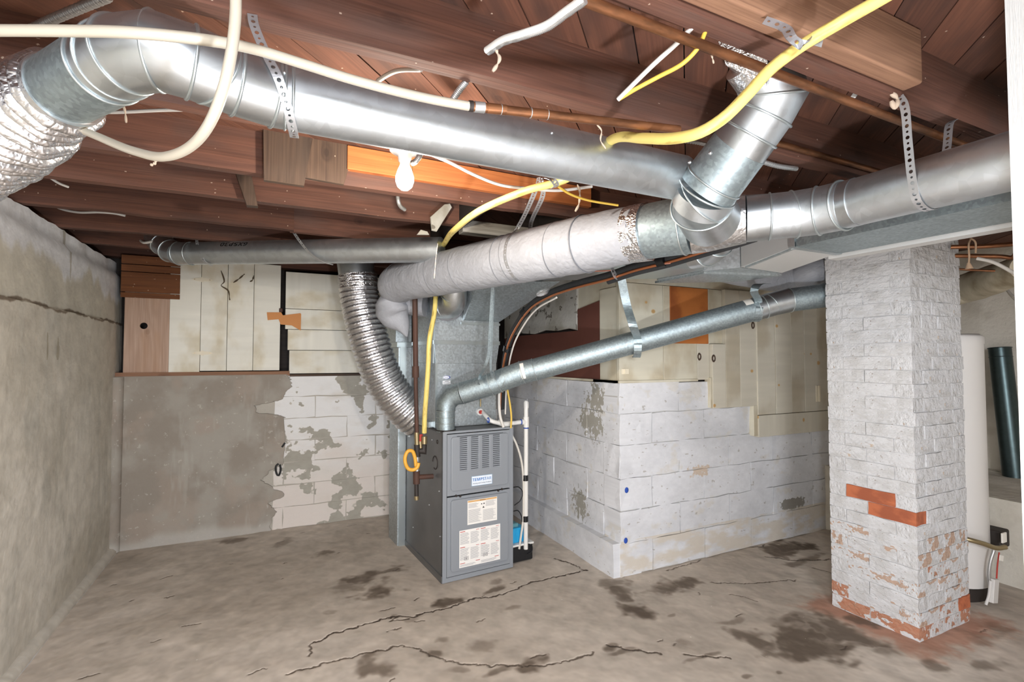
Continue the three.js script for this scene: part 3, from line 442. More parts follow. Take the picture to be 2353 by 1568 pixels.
// boards above the block wall
{
  const sk = struct('trim_3');
  local(sk, 'shelf', uvBox(box(RX - 0.012, 2.93, 1.335, 1.352, RZ - 0.3, RZ + 0.012), 'x'), M.cream2[0]);
  local(sk, 'shelf', uvBox(box(RX - 0.012, RX + 0.3, 1.335, 1.352, -4.7, RZ), 'z'), M.cream2[1]);
  local(sk, 'backing', uvBox(box(RX + 0.05, 4.9, 1.3, 2.5, -5.0, RZ - 0.06), 'x'), M.darkWood);
  const zz = (px, py) => pX(px, py, RX).z;
  const xb = RX + 0.005;
  const gl = 'cream boards above the block wall facing the furnace';
  solo('cream_board', 'cream board between brown hardboard panel and wall corner, below a dark seam', 'board', uvBox(rbox(xb, xb + 0.02, 1.352, 1.63, -3.075, -2.842, 0.002), 'y'), M.cream2[2]);
  solo('cream_board', 'cream board at the wall corner crossed by the galvanised strap', 'board', uvBox(rbox(xb, xb + 0.022, 1.634, 2.018, -3.075, -2.842, 0.002), 'y'), M.cream2[3]);
  solo('cream_board', 'cream header board under the ceiling over the brown hardboard panel', 'board', uvBox(rbox(xb + 0.012, xb + 0.03, 1.86, 2.34, -3.9, -2.842, 0.002), 'z'), M.cream2[1]);
  solo('hardboard_panel', 'dark reddish brown hardboard panel behind the flue pipe', 'panel', (() => { const s = new THREE.Shape([[-4.75, 1.352], [-3.08, 1.352], [-3.08, 1.94], [-3.375, 1.9], [-3.375, 1.73], [-4.75, 1.73]].map(([z, y]) => new THREE.Vector2(z, y))); return uvBox(new THREE.ExtrudeGeometry(s, { depth: 0.01, bevelEnabled: false }).rotateY(-Math.PI / 2).translate(xb + 0.012, 0, 0), 'z'); })(), M.hardboard);
  solo('cement_patch', 'rough grey cement patch above the brown hardboard panel', 'patch', (() => { const s = new THREE.Shape(); const L = [[-4.75, 1.72], [-4.4, 1.76], [-4.1, 1.74], [-3.9, 1.765], [-3.7, 1.75], [-3.5, 1.76], [-3.385, 1.74], [-3.38, 2.2], [-4.75, 2.2]]; s.setFromPoints(L.map(([z, y]) => new THREE.Vector2(z, y))); return uvBox(new THREE.ExtrudeGeometry(s, { depth: 0.02, bevelEnabled: true, bevelSize: 0.006, bevelThickness: 0.004, bevelSegments: 1 }).rotateY(-Math.PI / 2).translate(xb + 0.02, 0, 0), 'z'); })(), M.parge);
  // room side
  const zb = RZ;
  const rb = (name, label, x0, x1, y0, y1, d, m, long = 'y') => solo(name, label, name.includes('panel') ? 'panel' : 'board', uvBox(rbox(x0, x1, y0, y1, zb - 0.03, zb + d, 0.003), long), m);
  rb('cream_board', 'long cream board low over the block wall with a nail plate patch', 2.2, 2.6, 1.352, 2.047, 0.002, M.cream2[0]);
  rb('cream_board', 'wide cream board below the orange panel with a knot', 2.603, 2.93, 1.352, 2.047, 0.003, M.cream2[2]);
  rb('cream_board', 'upper cream board running behind the trunk over the room-side block wall', 2.205, 4.62, 2.05, 2.34, 0.0, M.cream2[3], 'x');
  rb('orange_board', 'square orange-brown raw board on the cream wall behind the flue', 2.665, 3.045, 1.62, 2.045, 0.012, M.osb);
  const gP = 'drab planks left of the stepped hatch';
  rb('drab_plank', 'drab cream plank with chipped holes stopping level with the shelf', 2.933, 3.055, 1.345, 2.047, 0.006, M.drab[0]); rb('drab_plank', 'cream plank between orange panel and the stepped hatch, under the trunk', 3.058, 3.2, 1.622, 2.047, 0.004, M.cream2[1]);
  const b1 = thing('hatch_box', 'cream boxed hatch that steps down below the shelf', 'hatch', V3(3.31, 1.125, zb));
  [[3.06, 3.2], [3.203, 3.36], [3.363, 3.565]].forEach(([a, b], k) => part(b1, 'plank', uvBox(rbox(a, b, 1.125, k ? 2.05 : 1.62, zb - 0.03, zb + 0.035, 0.003), 'y'), M.drab[k]));
  part(b1, 'side_board', uvBox(rbox(3.04, 3.06, 1.13, 1.36, zb - 0.03, zb + 0.03, 0.003), 'y'), M.cream2[0]);
  const b2 = thing('plank_door', 'drab plank door with a bottom rail and small hinge next to the chimney', 'door', V3(4.0, 0.875, zb));
  const xs = [3.545, 3.76, 3.96, 4.13, 4.3, 4.6]; for (let k = 0; k < 5; k++) part(b2, 'plank', uvBox(rbox(xs[k] + 0.002, xs[k + 1] - 0.002, 1.052, 2.2, zb - 0.03, zb + 0.046 + (k % 2) * 0.002, 0.003), 'y'), M.drab[k % 4]);
  part(b2, 'rail', uvBox(rbox(3.545, 4.6, 0.875, 1.048, zb - 0.03, zb + 0.05, 0.003), 'x'), M.drab[3]); part(b2, 'side_board', uvBox(rbox(3.5, 3.545, 0.885, 1.13, zb - 0.03, zb + 0.04, 0.003), 'y'), M.cream2[1]);
  const hc = pZ(1880, 905, zb + 0.05); part(b2, 'hinge', merge([rbox(hc.x - 0.03, hc.x + 0.03, hc.y - 0.07, hc.y + 0.07, zb + 0.046, zb + 0.054, 0.002), cyl(V3(hc.x, hc.y - 0.07, zb + 0.058), V3(hc.x, hc.y + 0.07, zb + 0.058), 0.007, 0.007, 8)]), M.beige);
  { const c = pZ(1437, 854, zb + 0.004); solo('latch_plate', 'small painted latch plate on the cream boards at the wall corner', 'latch', merge([rbox(c.x - 0.03, c.x + 0.03, c.y - 0.02, c.y + 0.02, zb + 0.002, zb + 0.006, 0.002), rbox(c.x - 0.012, c.x - 0.002, c.y - 0.014, c.y + 0.014, zb + 0.004, zb + 0.014, 0.003)]), M.beige); }
  for (const [px, py, dz, l] of [[1607, 820, 0.008, 'ragged chipped hole at the edge of the short drab plank'], [1640, 824, 0.037, 'ragged chipped hole in the upper left of the boxed hatch'], [1730, 748, 0.037, 'ragged chipped hole in the boxed hatch right under the flue pipe']]) { const c = pZ(px, py, zb + dz); solo('chipped_hole', l, 'hole', orient(new THREE.TorusGeometry(0.018, 0.006, 6, 9).scale(0.8, 1.3, 1), c, V3(0, 0, 1), V3(0, 0, 1)), M.greyWood, 'chipped holes in the planks'); }
}
// ---------------------------------------------------------------- chimney: painted bricks, each a part
{
  const X0 = 3.126, X1 = 3.655, Z0 = -1.97, Z1 = -1.505, ch = thing('brick_chimney', 'white painted brick chimney with bare orange bricks and crumbling red foot', 'chimney', V3(3.39, 0, -1.74));
  const pa = fbm(681, 5, 5, 5, 0.6), pb = fbm(682, 30, 30, 3, 0.6);
  const bt = (bare, worn) => dataTex(256, 256, (u, v) => { let c = mix3([200, 200, 200], [187, 186, 184], sst(0.4, 0.7, pa(v, u))); if (pa(u, v) + 0.12 * (pb(u, v) - 0.5) > worn) c = mix3(bare, [176, 150, 130], pb(u, v) * 0.6); if (pb(v, u) > 0.8) c = mix3(c, [122, 108, 94], 0.5); return c; });
  const tP = bt([188, 176, 160], 0.78), tW = bt([176, 150, 132], 0.6), tF = bt([172, 112, 84], 0.5);
  const mk = (t, k) => std({ map: rep(t, 1, 1, k * 0.27, k * 0.43), roughness: 0.75, bumpMap: rep(bumpLump, 1.2, 1.2, k * 0.3, k * 0.2), bumpScale: 0.016 });
  const paint = [0, 1, 2, 3].map((k) => mk(tP, k)), worn = [0, 1, 2, 3].map((k) => mk(tW, k)), footm = [0, 1, 2].map((k) => mk(tF, k));
  const bare = std({ map: dataTex(256, 256, (u, v) => mix3([182, 104, 68], [152, 84, 56], sst(0.35, 0.7, pa(u, v)))), roughness: 0.85, bumpMap: rep(bumpLump, 1, 1), bumpScale: 0.005 });
  const V = [0, 1, 2, 3, 4].map((s) => { const g = mergeVertices(new THREE.BoxGeometry(1, 1, 1, 3, 2, 2).deleteAttribute('uv').deleteAttribute('normal')), r = rng(s * 7 + 3), p = g.attributes.position; for (let i = 0; i < p.count; i++) { const ex = Math.abs(p.getX(i)) > 0.49, ey = Math.abs(p.getY(i)) > 0.49, ez = Math.abs(p.getZ(i)) > 0.49, cnt = ex + ey + ez, k = cnt >= 3 ? 0.97 : cnt === 2 ? 0.985 : 1; p.setXYZ(i, p.getX(i) * (ex ? (cnt > 1 ? 0.985 : 1) : 1) + (r() - 0.5) * 0.012, p.getY(i) * k + (r() - 0.5) * 0.06, p.getZ(i) * k + (r() - 0.5) * 0.035); } return uvMap(toCreasedNormals(g, 0.5), (x, y, z) => [(x + z) * 0.5, y * 0.25 + z * 0.1]); });
  local(ch, 'mortar_core', uvMap(box(X0 + 0.005 - 3.39, X1 - 0.005 - 3.39, -0.02, 2.285, Z0 + 0.005 + 1.74, Z1 - 0.005 + 1.74), (x, y, z) => [(x + z) * 2, y * 2]), std({ map: rep(tP, 1, 1), roughness: 0.9, bumpMap: rep(bumpLump, 2, 2), bumpScale: 0.008 }));
  const r = rng(42), NC = 30, hc = 2.28 / NC, T = 0.1;
  for (let k = 0; k < NC; k++) {
    const y = (k + 0.5) * hc, put = (x0, x1, z0, z1, face, idx) => {
      const along = x1 - x0 > z1 - z0, g = V[Math.floor(r() * 5)], pr = (r() - 0.35) * 0.009;
      let m = paint[Math.floor(r() * 4)]; if (k < 7) m = worn[Math.floor(r() * 4)]; if (k < 1 || (k < 2 && r() < 0.5)) m = footm[Math.floor(r() * 3)];
      if (face === 'L' && ((k === 9 && idx === 0) || (k === 8 && idx === 1))) m = bare; if (face === 'F' && ((k === 1 && idx === 2) || (k === 6 && idx === 2) || (k === 4 && idx === 0))) m = face === 'F' && k === 4 ? footm[0] : bare;
      if (face === 'F' && k === 9) m = paint[1];
      const b = local(ch, 'brick', g, m); b.position.set((x0 + x1) / 2 - 3.39 + (face === 'L' ? -pr : 0), y, (z0 + z1) / 2 + 1.74 + (face === 'F' ? pr : 0));
      const L = along ? x1 - x0 : z1 - z0, D = along ? z1 - z0 : x1 - x0; b.scale.set(L - 0.002, hc - 0.003, D); if (!along) b.rotation.y = Math.PI / 2;
    };
    const W = X1 - X0, D = Z1 - Z0;
    if (k % 2) { // fronts run through
      for (const [z, f] of [[Z1, 'F'], [Z0 + T, 'B']]) { put(X0, X0 + 0.2, z - T, z, f, 0); put(X0 + 0.2, X0 + 0.4, z - T, z, f, 1); put(X0 + 0.4, X1, z - T, z, f, 2); }
      for (const [x, f] of [[X0, 'L'], [X1 - T, 'R']]) { put(x, x + T, Z0 + T, Z1 - T, f, 0); }
    } else {
      for (const [x, f] of [[X0, 'L'], [X1 - T, 'R']]) { put(x, x + T, Z0, Z0 + 0.22, f, 0); put(x, x + T, Z0 + 0.22, Z1, f, 1); }
      for (const [z, f] of [[Z1, 'F'], [Z0 + T, 'B']]) { put(X0 + T, X0 + T + (W - 2 * T) / 2, z - T, z, f, 0); put(X0 + T + (W - 2 * T) / 2, X1 - T, z - T, z, f, 1); }
    }
  }
}
// ---------------------------------------------------------------- ceiling: diagonal floor boards and joists
const ceil = struct('ceiling');
{
  const R = [-1.4, 5.6, -5.2, 5.3], d = 1 / Math.SQRT2, r = rng(12);
  const clip = (poly, ax, lim, sg) => { const o = []; for (let i = 0; i < poly.length; i++) { const a = poly[i], b = poly[(i + 1) % poly.length], ia = sg * (a[ax] - lim) >= 0, ib = sg * (b[ax] - lim) >= 0; if (ia) o.push(a); if (ia !== ib) { const t = (lim - a[ax]) / (b[ax] - a[ax]); o.push([mix(a[0], b[0], t), mix(a[1], b[1], t)]); } } return o; };
  for (let k = -30; k < 80; k++) {
    const c0 = k * 0.14 + 0.002, c1 = (k + 1) * 0.14 - 0.002;      // offset across the boards, measured along (d, d)
    let p = [[c0 * d - 9 * d, c0 * d + 9 * d], [c1 * d - 9 * d, c1 * d + 9 * d], [c1 * d + 9 * d, c1 * d - 9 * d], [c0 * d + 9 * d, c0 * d - 9 * d]];
    p = clip(p, 0, R[0], 1); if (p.length) p = clip(p, 0, R[1], -1); if (p.length) p = clip(p, 1, R[2], 1); if (p.length) p = clip(p, 1, R[3], -1);
    if (p.length < 3) continue;
    const g = prism(p, HS + (r() - 0.5) * 0.003, HS + 0.022); uvMap(g, (x, y, z) => [(x - z) * d + k * 0.37, (x + z) * d]);
    local(ceil, 'floor_board', g, M.subs[Math.floor(r() * 4)]);
  }
  local(ceil, 'upper_floor', box(R[0], R[1], HS + 0.022, HS + 0.06, R[2], R[3]), M.darkWood);
  // joists: [z of the face towards the camera, x from, x to, material, depth, thickness]
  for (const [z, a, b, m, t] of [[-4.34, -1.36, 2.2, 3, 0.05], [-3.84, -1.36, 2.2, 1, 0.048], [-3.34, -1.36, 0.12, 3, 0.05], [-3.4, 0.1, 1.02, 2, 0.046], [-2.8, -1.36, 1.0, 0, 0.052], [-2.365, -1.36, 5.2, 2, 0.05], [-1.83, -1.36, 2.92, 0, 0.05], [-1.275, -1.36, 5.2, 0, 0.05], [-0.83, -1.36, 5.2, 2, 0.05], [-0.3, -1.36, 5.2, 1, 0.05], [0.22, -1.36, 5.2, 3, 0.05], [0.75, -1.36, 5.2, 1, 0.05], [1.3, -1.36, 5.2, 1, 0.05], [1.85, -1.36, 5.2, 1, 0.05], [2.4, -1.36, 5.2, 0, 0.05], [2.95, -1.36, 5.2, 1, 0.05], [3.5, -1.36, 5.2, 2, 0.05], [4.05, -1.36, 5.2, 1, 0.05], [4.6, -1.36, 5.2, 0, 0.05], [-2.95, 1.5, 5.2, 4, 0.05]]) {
    const sag = 0.004; const g = new THREE.BoxGeometry(b - a, HS - HJ + 0.004, t, 24, 2, 1).translate((a + b) / 2, (HS + HJ) / 2, z - t / 2), p = g.attributes.position, n = noise(Math.round(900 - z * 31), 30, 4);
    for (let i = 0; i < p.count; i++) if (p.getY(i) < HJ + 0.02) { p.setY(i, p.getY(i) + (n(p.getX(i) / 6, 0.2) - 0.5) * 0.012); }
    g.computeVertexNormals(); local(ceil, 'joist', uvBox(g, 'x', -z * 1.7, -z * 0.6), M.joists[m] ?? M.darkWood);
  }
  // sister joist nailed on the front of the nearest joist, cut off square
  { const e = pY(2125, 200, HJ - 0.0); local(ceil, 'sister_joist', uvBox(rbox(0.3, e.x + 0.0, HJ + 0.012, HS, -0.828, -0.775, 0.008, 2), 'x', 0.3), M.tan); }
  // blocks, bridging and debris between the joists
  local(ceil, 'header', uvBox(box(1.0, 1.05, HJ + 0.01, HS, -3.9, -2.42), 'z'), M.darkWood);  // header in near-black wood, darker than the brown joists
  local(ceil, 'header', uvBox(box(2.9, 2.95, HJ + 0.01, HS, -1.83, -1.325), 'z'), M.joists[3]);
  local(ceil, 'girder', uvBox(box(1.62, 1.72, HJ - 0.02, HS, -5.0, -2.42), 'z'), M.darkWood);
}
const zJ = -2.365;
{
  const bl = (pts, z, d, m, name, label, cat = 'board') => { const P = pts.map(([x, y]) => pZ(x, y, z)); const s = new THREE.Shape(P.map((p) => new THREE.Vector2(p.x, p.y))); return solo(name, label, cat, uvBox(new THREE.ExtrudeGeometry(s, { depth: d, bevelEnabled: true, bevelSize: 0.002, bevelThickness: 0.002, bevelSegments: 1 }).translate(0, 0, z), 'y'), m); };
  bl([[605, 268], [722, 290], [697, 430], [607, 417]], zJ + 0.004, 0.026, M.greyWood, 'scab_board', 'left of two dark weathered boards nailed across the joist, reaching lowest');
  bl([[724, 290], [822, 305], [812, 345], [788, 426], [701, 411]], zJ + 0.004, 0.02, M.greyWood2, 'scab_board', 'right weathered board with a broken edge beside the orange plank');
  bl([[540, 393], [574, 393], [592, 478], [568, 476]], -2.79, 0.04, M.greyWood2, 'cleat', 'short wooden cleat hanging off a brown joist', 'cleat');
  const o = uvBox(rbox(0.3, 1.62, HJ + 0.062, HS - 0.004, zJ + 0.003, zJ + 0.035, 0.003), 'x'); solo('orange_plank', 'bright orange new-looking plank fixed along the joist behind the light bulb', 'plank', o, M.orange);
  solo('whitewashed_timber', 'whitewashed old timber end in the dark bay behind the yellow gas pipe', 'timber', uvBox(rbox(1.06, 1.6, HJ - 0.01, HJ + 0.07, -2.98, -2.9, 0.006), 'x'), M.whiteWash);
  const chip = (pts, z, label) => solo('plaster_chip', label, 'plaster', (() => { const s = new THREE.Shape(pts.map(([x, y]) => { const p = pZ(x, y, z); return new THREE.Vector2(p.x, p.y); })); return uvBox(new THREE.ExtrudeGeometry(s, { depth: 0.012, bevelEnabled: true, bevelSize: 0.002, bevelThickness: 0.002, bevelSegments: 1 }).translate(0, 0, z), 'x'); })(), M.parge);
  chip([[989, 500], [1020, 472], [1032, 470], [1036, 478], [1002, 532], [992, 530]], -2.74, 'large pale flake of plaster hanging by the joist end');
  chip([[1040, 455], [1052, 449], [1130, 455], [1150, 465], [1120, 476], [1060, 474], [1044, 490], [1038, 478]], -2.82, 'long pale flake of plaster in the dark ceiling bay');
  chip([[958, 540], [966, 530], [980, 534], [984, 540]], -2.74, 'small pale flake of plaster above the round back duct');
}
// ---------------------------------------------------------------- the room beyond the chimney and the shell of the cellar
{
  const far = std({ map: dataTex(512, 512, (u, v) => { return mix3([214, 209, 197], [194, 188, 174], sst(0.35, 0.7, fA(u, v))); }), roughness: 0.9, bumpMap: rep(bumpLump, 3, 3), bumpScale: 0.01 });
  const w = struct('wall_far_right'); local(w, 'concrete', uvBox(box(5.6, 5.75, -0.02, 2.6, -5.0, 5.3), 'z'), far); local(w, 'concrete', uvBox(box(4.7, 5.6, -0.02, 2.5, -3.0, -2.9), 'x'), far);
  const lg = struct('trim_4'); local(lg, 'ledge', uvBox(box(4.45, 5.6, -0.02, 0.56, -3.0, -1.2), 'x'), far);
  const f = struct('wall_front'); local(f, 'concrete', uvBox(box(-1.5, 5.7, -0.02, 2.6, 5.2, 5.35), 'x'), M.wallLeft);
  const b = struct('trim_5'); local(b, 'rim_board', uvBox(box(-1.5, 5.5, 2.3, 2.62, -5.45, -5.2), 'x'), M.darkWood);
  const d = struct('door_1'); const e = pW(2322, 400, 1.08);
  local(d, 'jamb', box(e.x, e.x + 0.07, -0.01, HJ - 0.002, e.z, e.z + 0.09), M.white);
}
// ---------------------------------------------------------------- furnace and what stands on it
const TURN = 4 * Math.PI / 180, FB = V3(1.061, 0, -3.28);
const loc2 = (x, y, z) => V3(x, y, z).applyAxisAngle(V3(0, 1, 0), TURN).add(FB);      // furnace coordinates -> world
function canvasTex(w, h, draw) { const c = document.createElement('canvas'); c.width = w; c.height = h; const x = c.getContext('2d'); draw(x, w, h); const t = new THREE.CanvasTexture(c); t.colorSpace = THREE.SRGBColorSpace; t.magFilter = THREE.LinearFilter; return t; }
function plate(x0, x1, y0, y1, z, tex, d = 0.0012) { return [box(x0, x1, y0, y1, z, z + d), std({ map: tex, roughness: 0.45 })]; }
{
  const W = 0.545, H = 1.01, D = 0.79, f = thing('furnace', 'grey upright gas furnace with two louvred front doors standing on the floor', 'furnace', FB, undefined, TURN);
  const body = local(f, 'cabinet', uvBox(merge([box(0, 0.012, 0, H, -D, 0), box(W - 0.012, W, 0, H, -D, 0), box(0, W, H - 0.012, H, -D, -0.02), box(0, W, 0, 0.02, -D, 0), box(0, W, 0, H, -D, -D + 0.012)]), 'y'), M.furnaceSide);
  local(f, 'front_frame', merge([box(0, 0.028, 0, H, -0.02, 0.003), box(W - 0.028, W, 0, H, -0.02, 0.003), box(0.028, W - 0.028, H - 0.014, H, -0.02, 0.003), box(0.028, W - 0.028, 0, 0.03, -0.02, 0.003)]), M.furnace);
  // doors: flange plus a raised rounded panel
  const door = (name, y0, y1, holes) => {
    const x0 = 0.03, x1 = W - 0.03; const base = local(f, name, box(x0, x1, y0, y1, -0.012, 0.006), M.furnace);
    const s = new THREE.Shape(), a = x0 + 0.03, b = x1 - 0.022, c = y0 + 0.035, e = y1 - 0.022, r = 0.018;
    s.moveTo(a + r, c); s.lineTo(b - r, c); s.quadraticCurveTo(b, c, b, c + r); s.lineTo(b, e - r); s.quadraticCurveTo(b, e, b - r, e); s.lineTo(a + r, e); s.quadraticCurveTo(a, e, a, e - r); s.lineTo(a, c + r); s.quadraticCurveTo(a, c, a + r, c);
    for (const [hx0, hx1, hy0, hy1] of holes) { const p = new THREE.Path(); p.moveTo(hx0, hy0); p.lineTo(hx0, hy1); p.lineTo(hx1, hy1); p.lineTo(hx1, hy0); p.closePath(); s.holes.push(p); }
    local(base, 'raised_panel', new THREE.ExtrudeGeometry(s, { depth: 0.006, bevelEnabled: true, bevelSize: 0.004, bevelThickness: 0.005, bevelSegments: 3, curveSegments: 6 }).translate(0, 0, 0.008), M.furnace);
    return base;
  };
  const holes = [], lv = []; for (let c = 0; c < 4; c++) for (let k = 0; k < 17; k++) { const x = 0.115 + c * 0.085, y = 0.735 + k * 0.0135; holes.push([x, x + 0.062, y, y + 0.0055]); }
  const cols = [0, 1, 2, 3].map((c) => [0.115 + c * 0.085, 0.115 + c * 0.085 + 0.062, 0.732, 0.968]), up = door('upper_door', 0.575, 0.99, cols), lo = door('lower_door', 0.035, 0.565, []);
  for (let c = 0; c < 4; c++) { const s = []; for (let k = 0; k < 17; k++) { const x = 0.115 + c * 0.085, y = 0.735 + k * 0.0135; s.push(new THREE.BoxGeometry(0.064, 0.0092, 0.002).rotateX(-0.35).translate(x + 0.031, y + 0.0045, 0.0165)); } local(up, 'louvre_slats', merge(s), M.furnace); }
  local(up, 'vent_backing', box(0.1, 0.46, 0.72, 0.975, 0.006, 0.0075), std({ color: 0x35373a, roughness: 0.8 }));
  for (const [x, y] of [[0.095, 0.572], [0.125, 0.566], [0.42, 0.566], [0.45, 0.572]]) local(f, 'screw', orient(new THREE.CylinderGeometry(0.008, 0.008, 0.008, 12), V3(x, y, 0.009), V3(0, 0, 1)), M.ironDark);
  // badge
  { const t = canvasTex(1024, 460, (x, w, h) => { x.fillStyle = '#dfe6ec'; x.fillRect(0, 0, w, h); x.fillStyle = '#1f6fb8'; x.font = 'bold 190px sans-serif'; x.textAlign = 'left'; x.fillText('TEMPSTAR', 40, 235, 940); x.fillStyle = '#dfe6ec'; for (let k = 0; k < 5; k++) x.fillRect(690, 108 + k * 28, 330, 7); x.fillStyle = '#26405f'; x.font = 'bold italic 74px serif'; x.fillText('Heating and Cooling Products', 50, 370, 920); x.strokeStyle = '#8fb2cf'; x.lineWidth = 14; x.strokeRect(7, 7, w - 14, h - 14); });
    const [g, m] = plate(0.205, 0.365, 0.625, 0.692, 0.0195, t, 0.003); local(up, 'badge', g, m, 'white badge with blue lettering'); }
  const texty = (x, a, b, c, d, n, col = '#9a9a9c') => { x.fillStyle = col; const r = rng(Math.round(a * 3 + b)); for (let k = 0; k < n; k++) { const l = (c - a) * (0.72 + 0.28 * r()); x.fillRect(a, b + (d - b) * k / n, l, Math.max(2, (d - b) / n * 0.38)); } };
  { const t = canvasTex(640, 512, (x, w, h) => { x.fillStyle = '#e9e6df'; x.fillRect(0, 0, w, h); x.fillStyle = '#d5a76a'; x.fillRect(8, 8, w - 16, 34); x.fillStyle = '#5a3a1c'; x.font = 'bold 26px sans-serif'; x.fillText('WARNING', 260, 35); texty(x, 20, 70, 240, 170, 7); texty(x, 390, 60, 620, 180, 8); texty(x, 20, 200, 300, 480, 17); texty(x, 330, 240, 620, 480, 15); x.fillStyle = '#333'; x.beginPath(); x.arc(300, 110, 12, 0, 7); x.arc(352, 108, 14, 0, 7); x.fill(); x.beginPath(); x.moveTo(316, 200); x.lineTo(340, 160); x.lineTo(364, 200); x.fill(); });
    const [g, m] = plate(0.175, 0.405, 0.365, 0.53, 0.0195, t); local(lo, 'warning_label', g, m, 'white instruction label with orange band'); }
  { const t = canvasTex(768, 640, (x, w, h) => { x.fillStyle = '#ebe8e2'; x.fillRect(0, 0, w, h); for (let r = 0; r < 2; r++) for (let c = 0; c < 2; c++) { const X = 14 + c * 380, Y = 20 + r * 270; x.fillStyle = '#b8443c'; x.fillRect(X, Y, 90, 12); x.fillRect(X + 290, Y + 2, 60, 8); texty(x, X, Y + 30, X + 170, Y + 230, 13); texty(x, X + 190, Y + 30, X + 355, Y + 235, 14); } x.fillStyle = '#b8443c'; x.fillRect(14, 565, 90, 10); x.fillRect(300, 560, 80, 10); x.fillRect(660, 560, 80, 10); texty(x, 14, 590, 350, 630, 3); texty(x, 400, 585, 750, 630, 3); x.strokeStyle = '#666'; x.lineWidth = 4; for (const X of [90, 130, 440, 490]) { x.strokeRect(X, 470, 34, 55); x.beginPath(); x.arc(X + 17, 500, 14, 0, 7); x.stroke(); } });
    const [g, m] = plate(0.115, 0.43, 0.085, 0.335, 0.0195, t); local(lo, 'instruction_label', g, m, 'large white lighting instruction label'); }
  // side details
  for (const [y, z] of [[0.93, -0.2], [0.66, -0.2], [0.46, -0.25], [0.95, -0.6], [0.3, -0.04], [0.6, -0.06], [0.2, -0.6]]) local(f, 'side_screw', orient(new THREE.CylinderGeometry(0.005, 0.005, 0.005, 8), V3(-0.002, y, z), V3(1, 0, 0)), M.screw);
  local(f, 'knockout', new THREE.TorusGeometry(0.045, 0.0035, 6, 24, 5.2).rotateY(Math.PI / 2).translate(-0.001, 0.78, -0.14), M.ironDark); local(f, 'knockout', new THREE.TorusGeometry(0.012, 0.003, 6, 14).rotateY(Math.PI / 2).translate(-0.001, 0.93, -0.1), M.ironDark);
  local(f, 'base_flange', box(-0.006, 0.0, 0, 0.045, -D, 0), M.furnaceSide);
}
// cooling coil box and supply plenum
{
  const c = thing('coil_cabinet', 'galvanised cooling coil box with round sticker on top of the furnace', 'coil box', loc2(0.02, 1.01, -0.19), undefined, TURN);
  local(c, 'case', uvBox(rbox(0, 0.49, 0.002, 0.464, -0.52, 0, 0.003), 'y'), M.spangle);
  local(c, 'front_edge', box(-0.004, 0.012, 0.002, 0.464, -0.01, 0.004), M.flange);
  local(c, 'bottom_strip', box(-0.03, 0.0, 0.0, 0.04, -0.5, -0.06), M.flange);
  const st = canvasTex(512, 256, (x, w, h) => { x.fillStyle = '#cfd6da'; x.fillRect(0, 0, w, h); x.fillStyle = '#33408a'; x.beginPath(); x.ellipse(270, 128, 236, 112, 0, 0, 7); x.fill(); x.fillStyle = '#eef1f6'; x.beginPath(); x.ellipse(240, 128, 196, 86, 0, 0, 7); x.fill(); x.fillStyle = '#5560a0'; for (let k = 0; k < 9; k++) x.fillRect(120 + k * 28, 112 + (k % 3) * 4, 18, 34); });
  { const g = new THREE.CylinderGeometry(1, 1, 0.0012, 32).rotateX(Math.PI / 2).scale(0.03, 0.014, 1).translate(0.082, 0.362, 0.003); uvMap(g, (x, y) => [(x - 0.052) / 0.06, (y - 0.348) / 0.028]); local(c, 'oval_sticker', g, std({ map: st, roughness: 0.4 }), 'blue and white oval sticker'); }
  const wt = canvasTex(256, 128, (x, w, h) => { x.fillStyle = '#e6e8ea'; x.fillRect(0, 0, w, h); x.fillStyle = '#555'; x.fillRect(70, 16, 130, 16); x.fillStyle = '#9a9fa4'; for (let k = 0; k < 4; k++) x.fillRect(20, 48 + k * 18, 216, 8); });
  { const [g, m] = plate(0.052, 0.112, 0.312, 0.338, 0.001, wt); local(c, 'warning_sticker', g, m, 'small white sticker'); }
  // drain connections
  local(c, 'drain_plug', orient(new THREE.CylinderGeometry(0.026, 0.026, 0.02, 20), V3(0.345, 0.1, 0.01), V3(0, 0, 1)), M.pvc); local(c, 'red_plug', orient(new THREE.CylinderGeometry(0.014, 0.014, 0.012, 16), V3(0.345, 0.1, 0.024), V3(0, 0, 1)), M.red);
  local(c, 'service_valve', merge([orient(new THREE.CylinderGeometry(0.016, 0.012, 0.02, 12), V3(0.345, 0.215, 0.012), V3(0, 0, 1)), new THREE.CylinderGeometry(0.006, 0.006, 0.06, 8).translate(0.35, 0.17, 0.012)]), M.brass);
}
{
  const t = thing('supply_plenum', 'galvanised sheet metal plenum above the coil box', 'plenum', loc2(0.02, 1.474, -0.19), undefined, TURN);
  const q = (x, y, z) => V3(x, y, z);
  local(t, 'transition', hexa([q(0, 0, -0.52), q(0, 0, 0), q(0.49, 0, 0), q(0.49, 0, -0.52)], [q(-0.005, 0.137, -0.5), q(-0.005, 0.137, -0.015), q(0.52, 0.137, -0.015), q(0.52, 0.137, -0.5)]), M.spangle);
  local(t, 'drive_cleat', box(-0.012, 0.525, 0.137, 0.165, -0.5, -0.008), M.flange);
  local(t, 'case', uvBox(box(-0.005, 0.52, 0.165, 0.62, -0.5, -0.015), 'y'), M.spangle);
  local(t, 'drive_cleat', box(0.2, 0.525, 0.286, 0.302, -0.02, -0.006), M.flange);
  local(t, 'side_cleat', box(-0.018, -0.004, 0.0, 0.62, -0.06, -0.02), M.flange);
  // mastic around the round take-off on its face
  const c = q(0.06, 0.42, -0.012); local(t, 'mastic', new THREE.SphereGeometry(0.115, 20, 10).scale(1.15, 1, 0.12).translate(c.x + 0.03, c.y, c.z), M.mastic, 'white mastic smear');
}
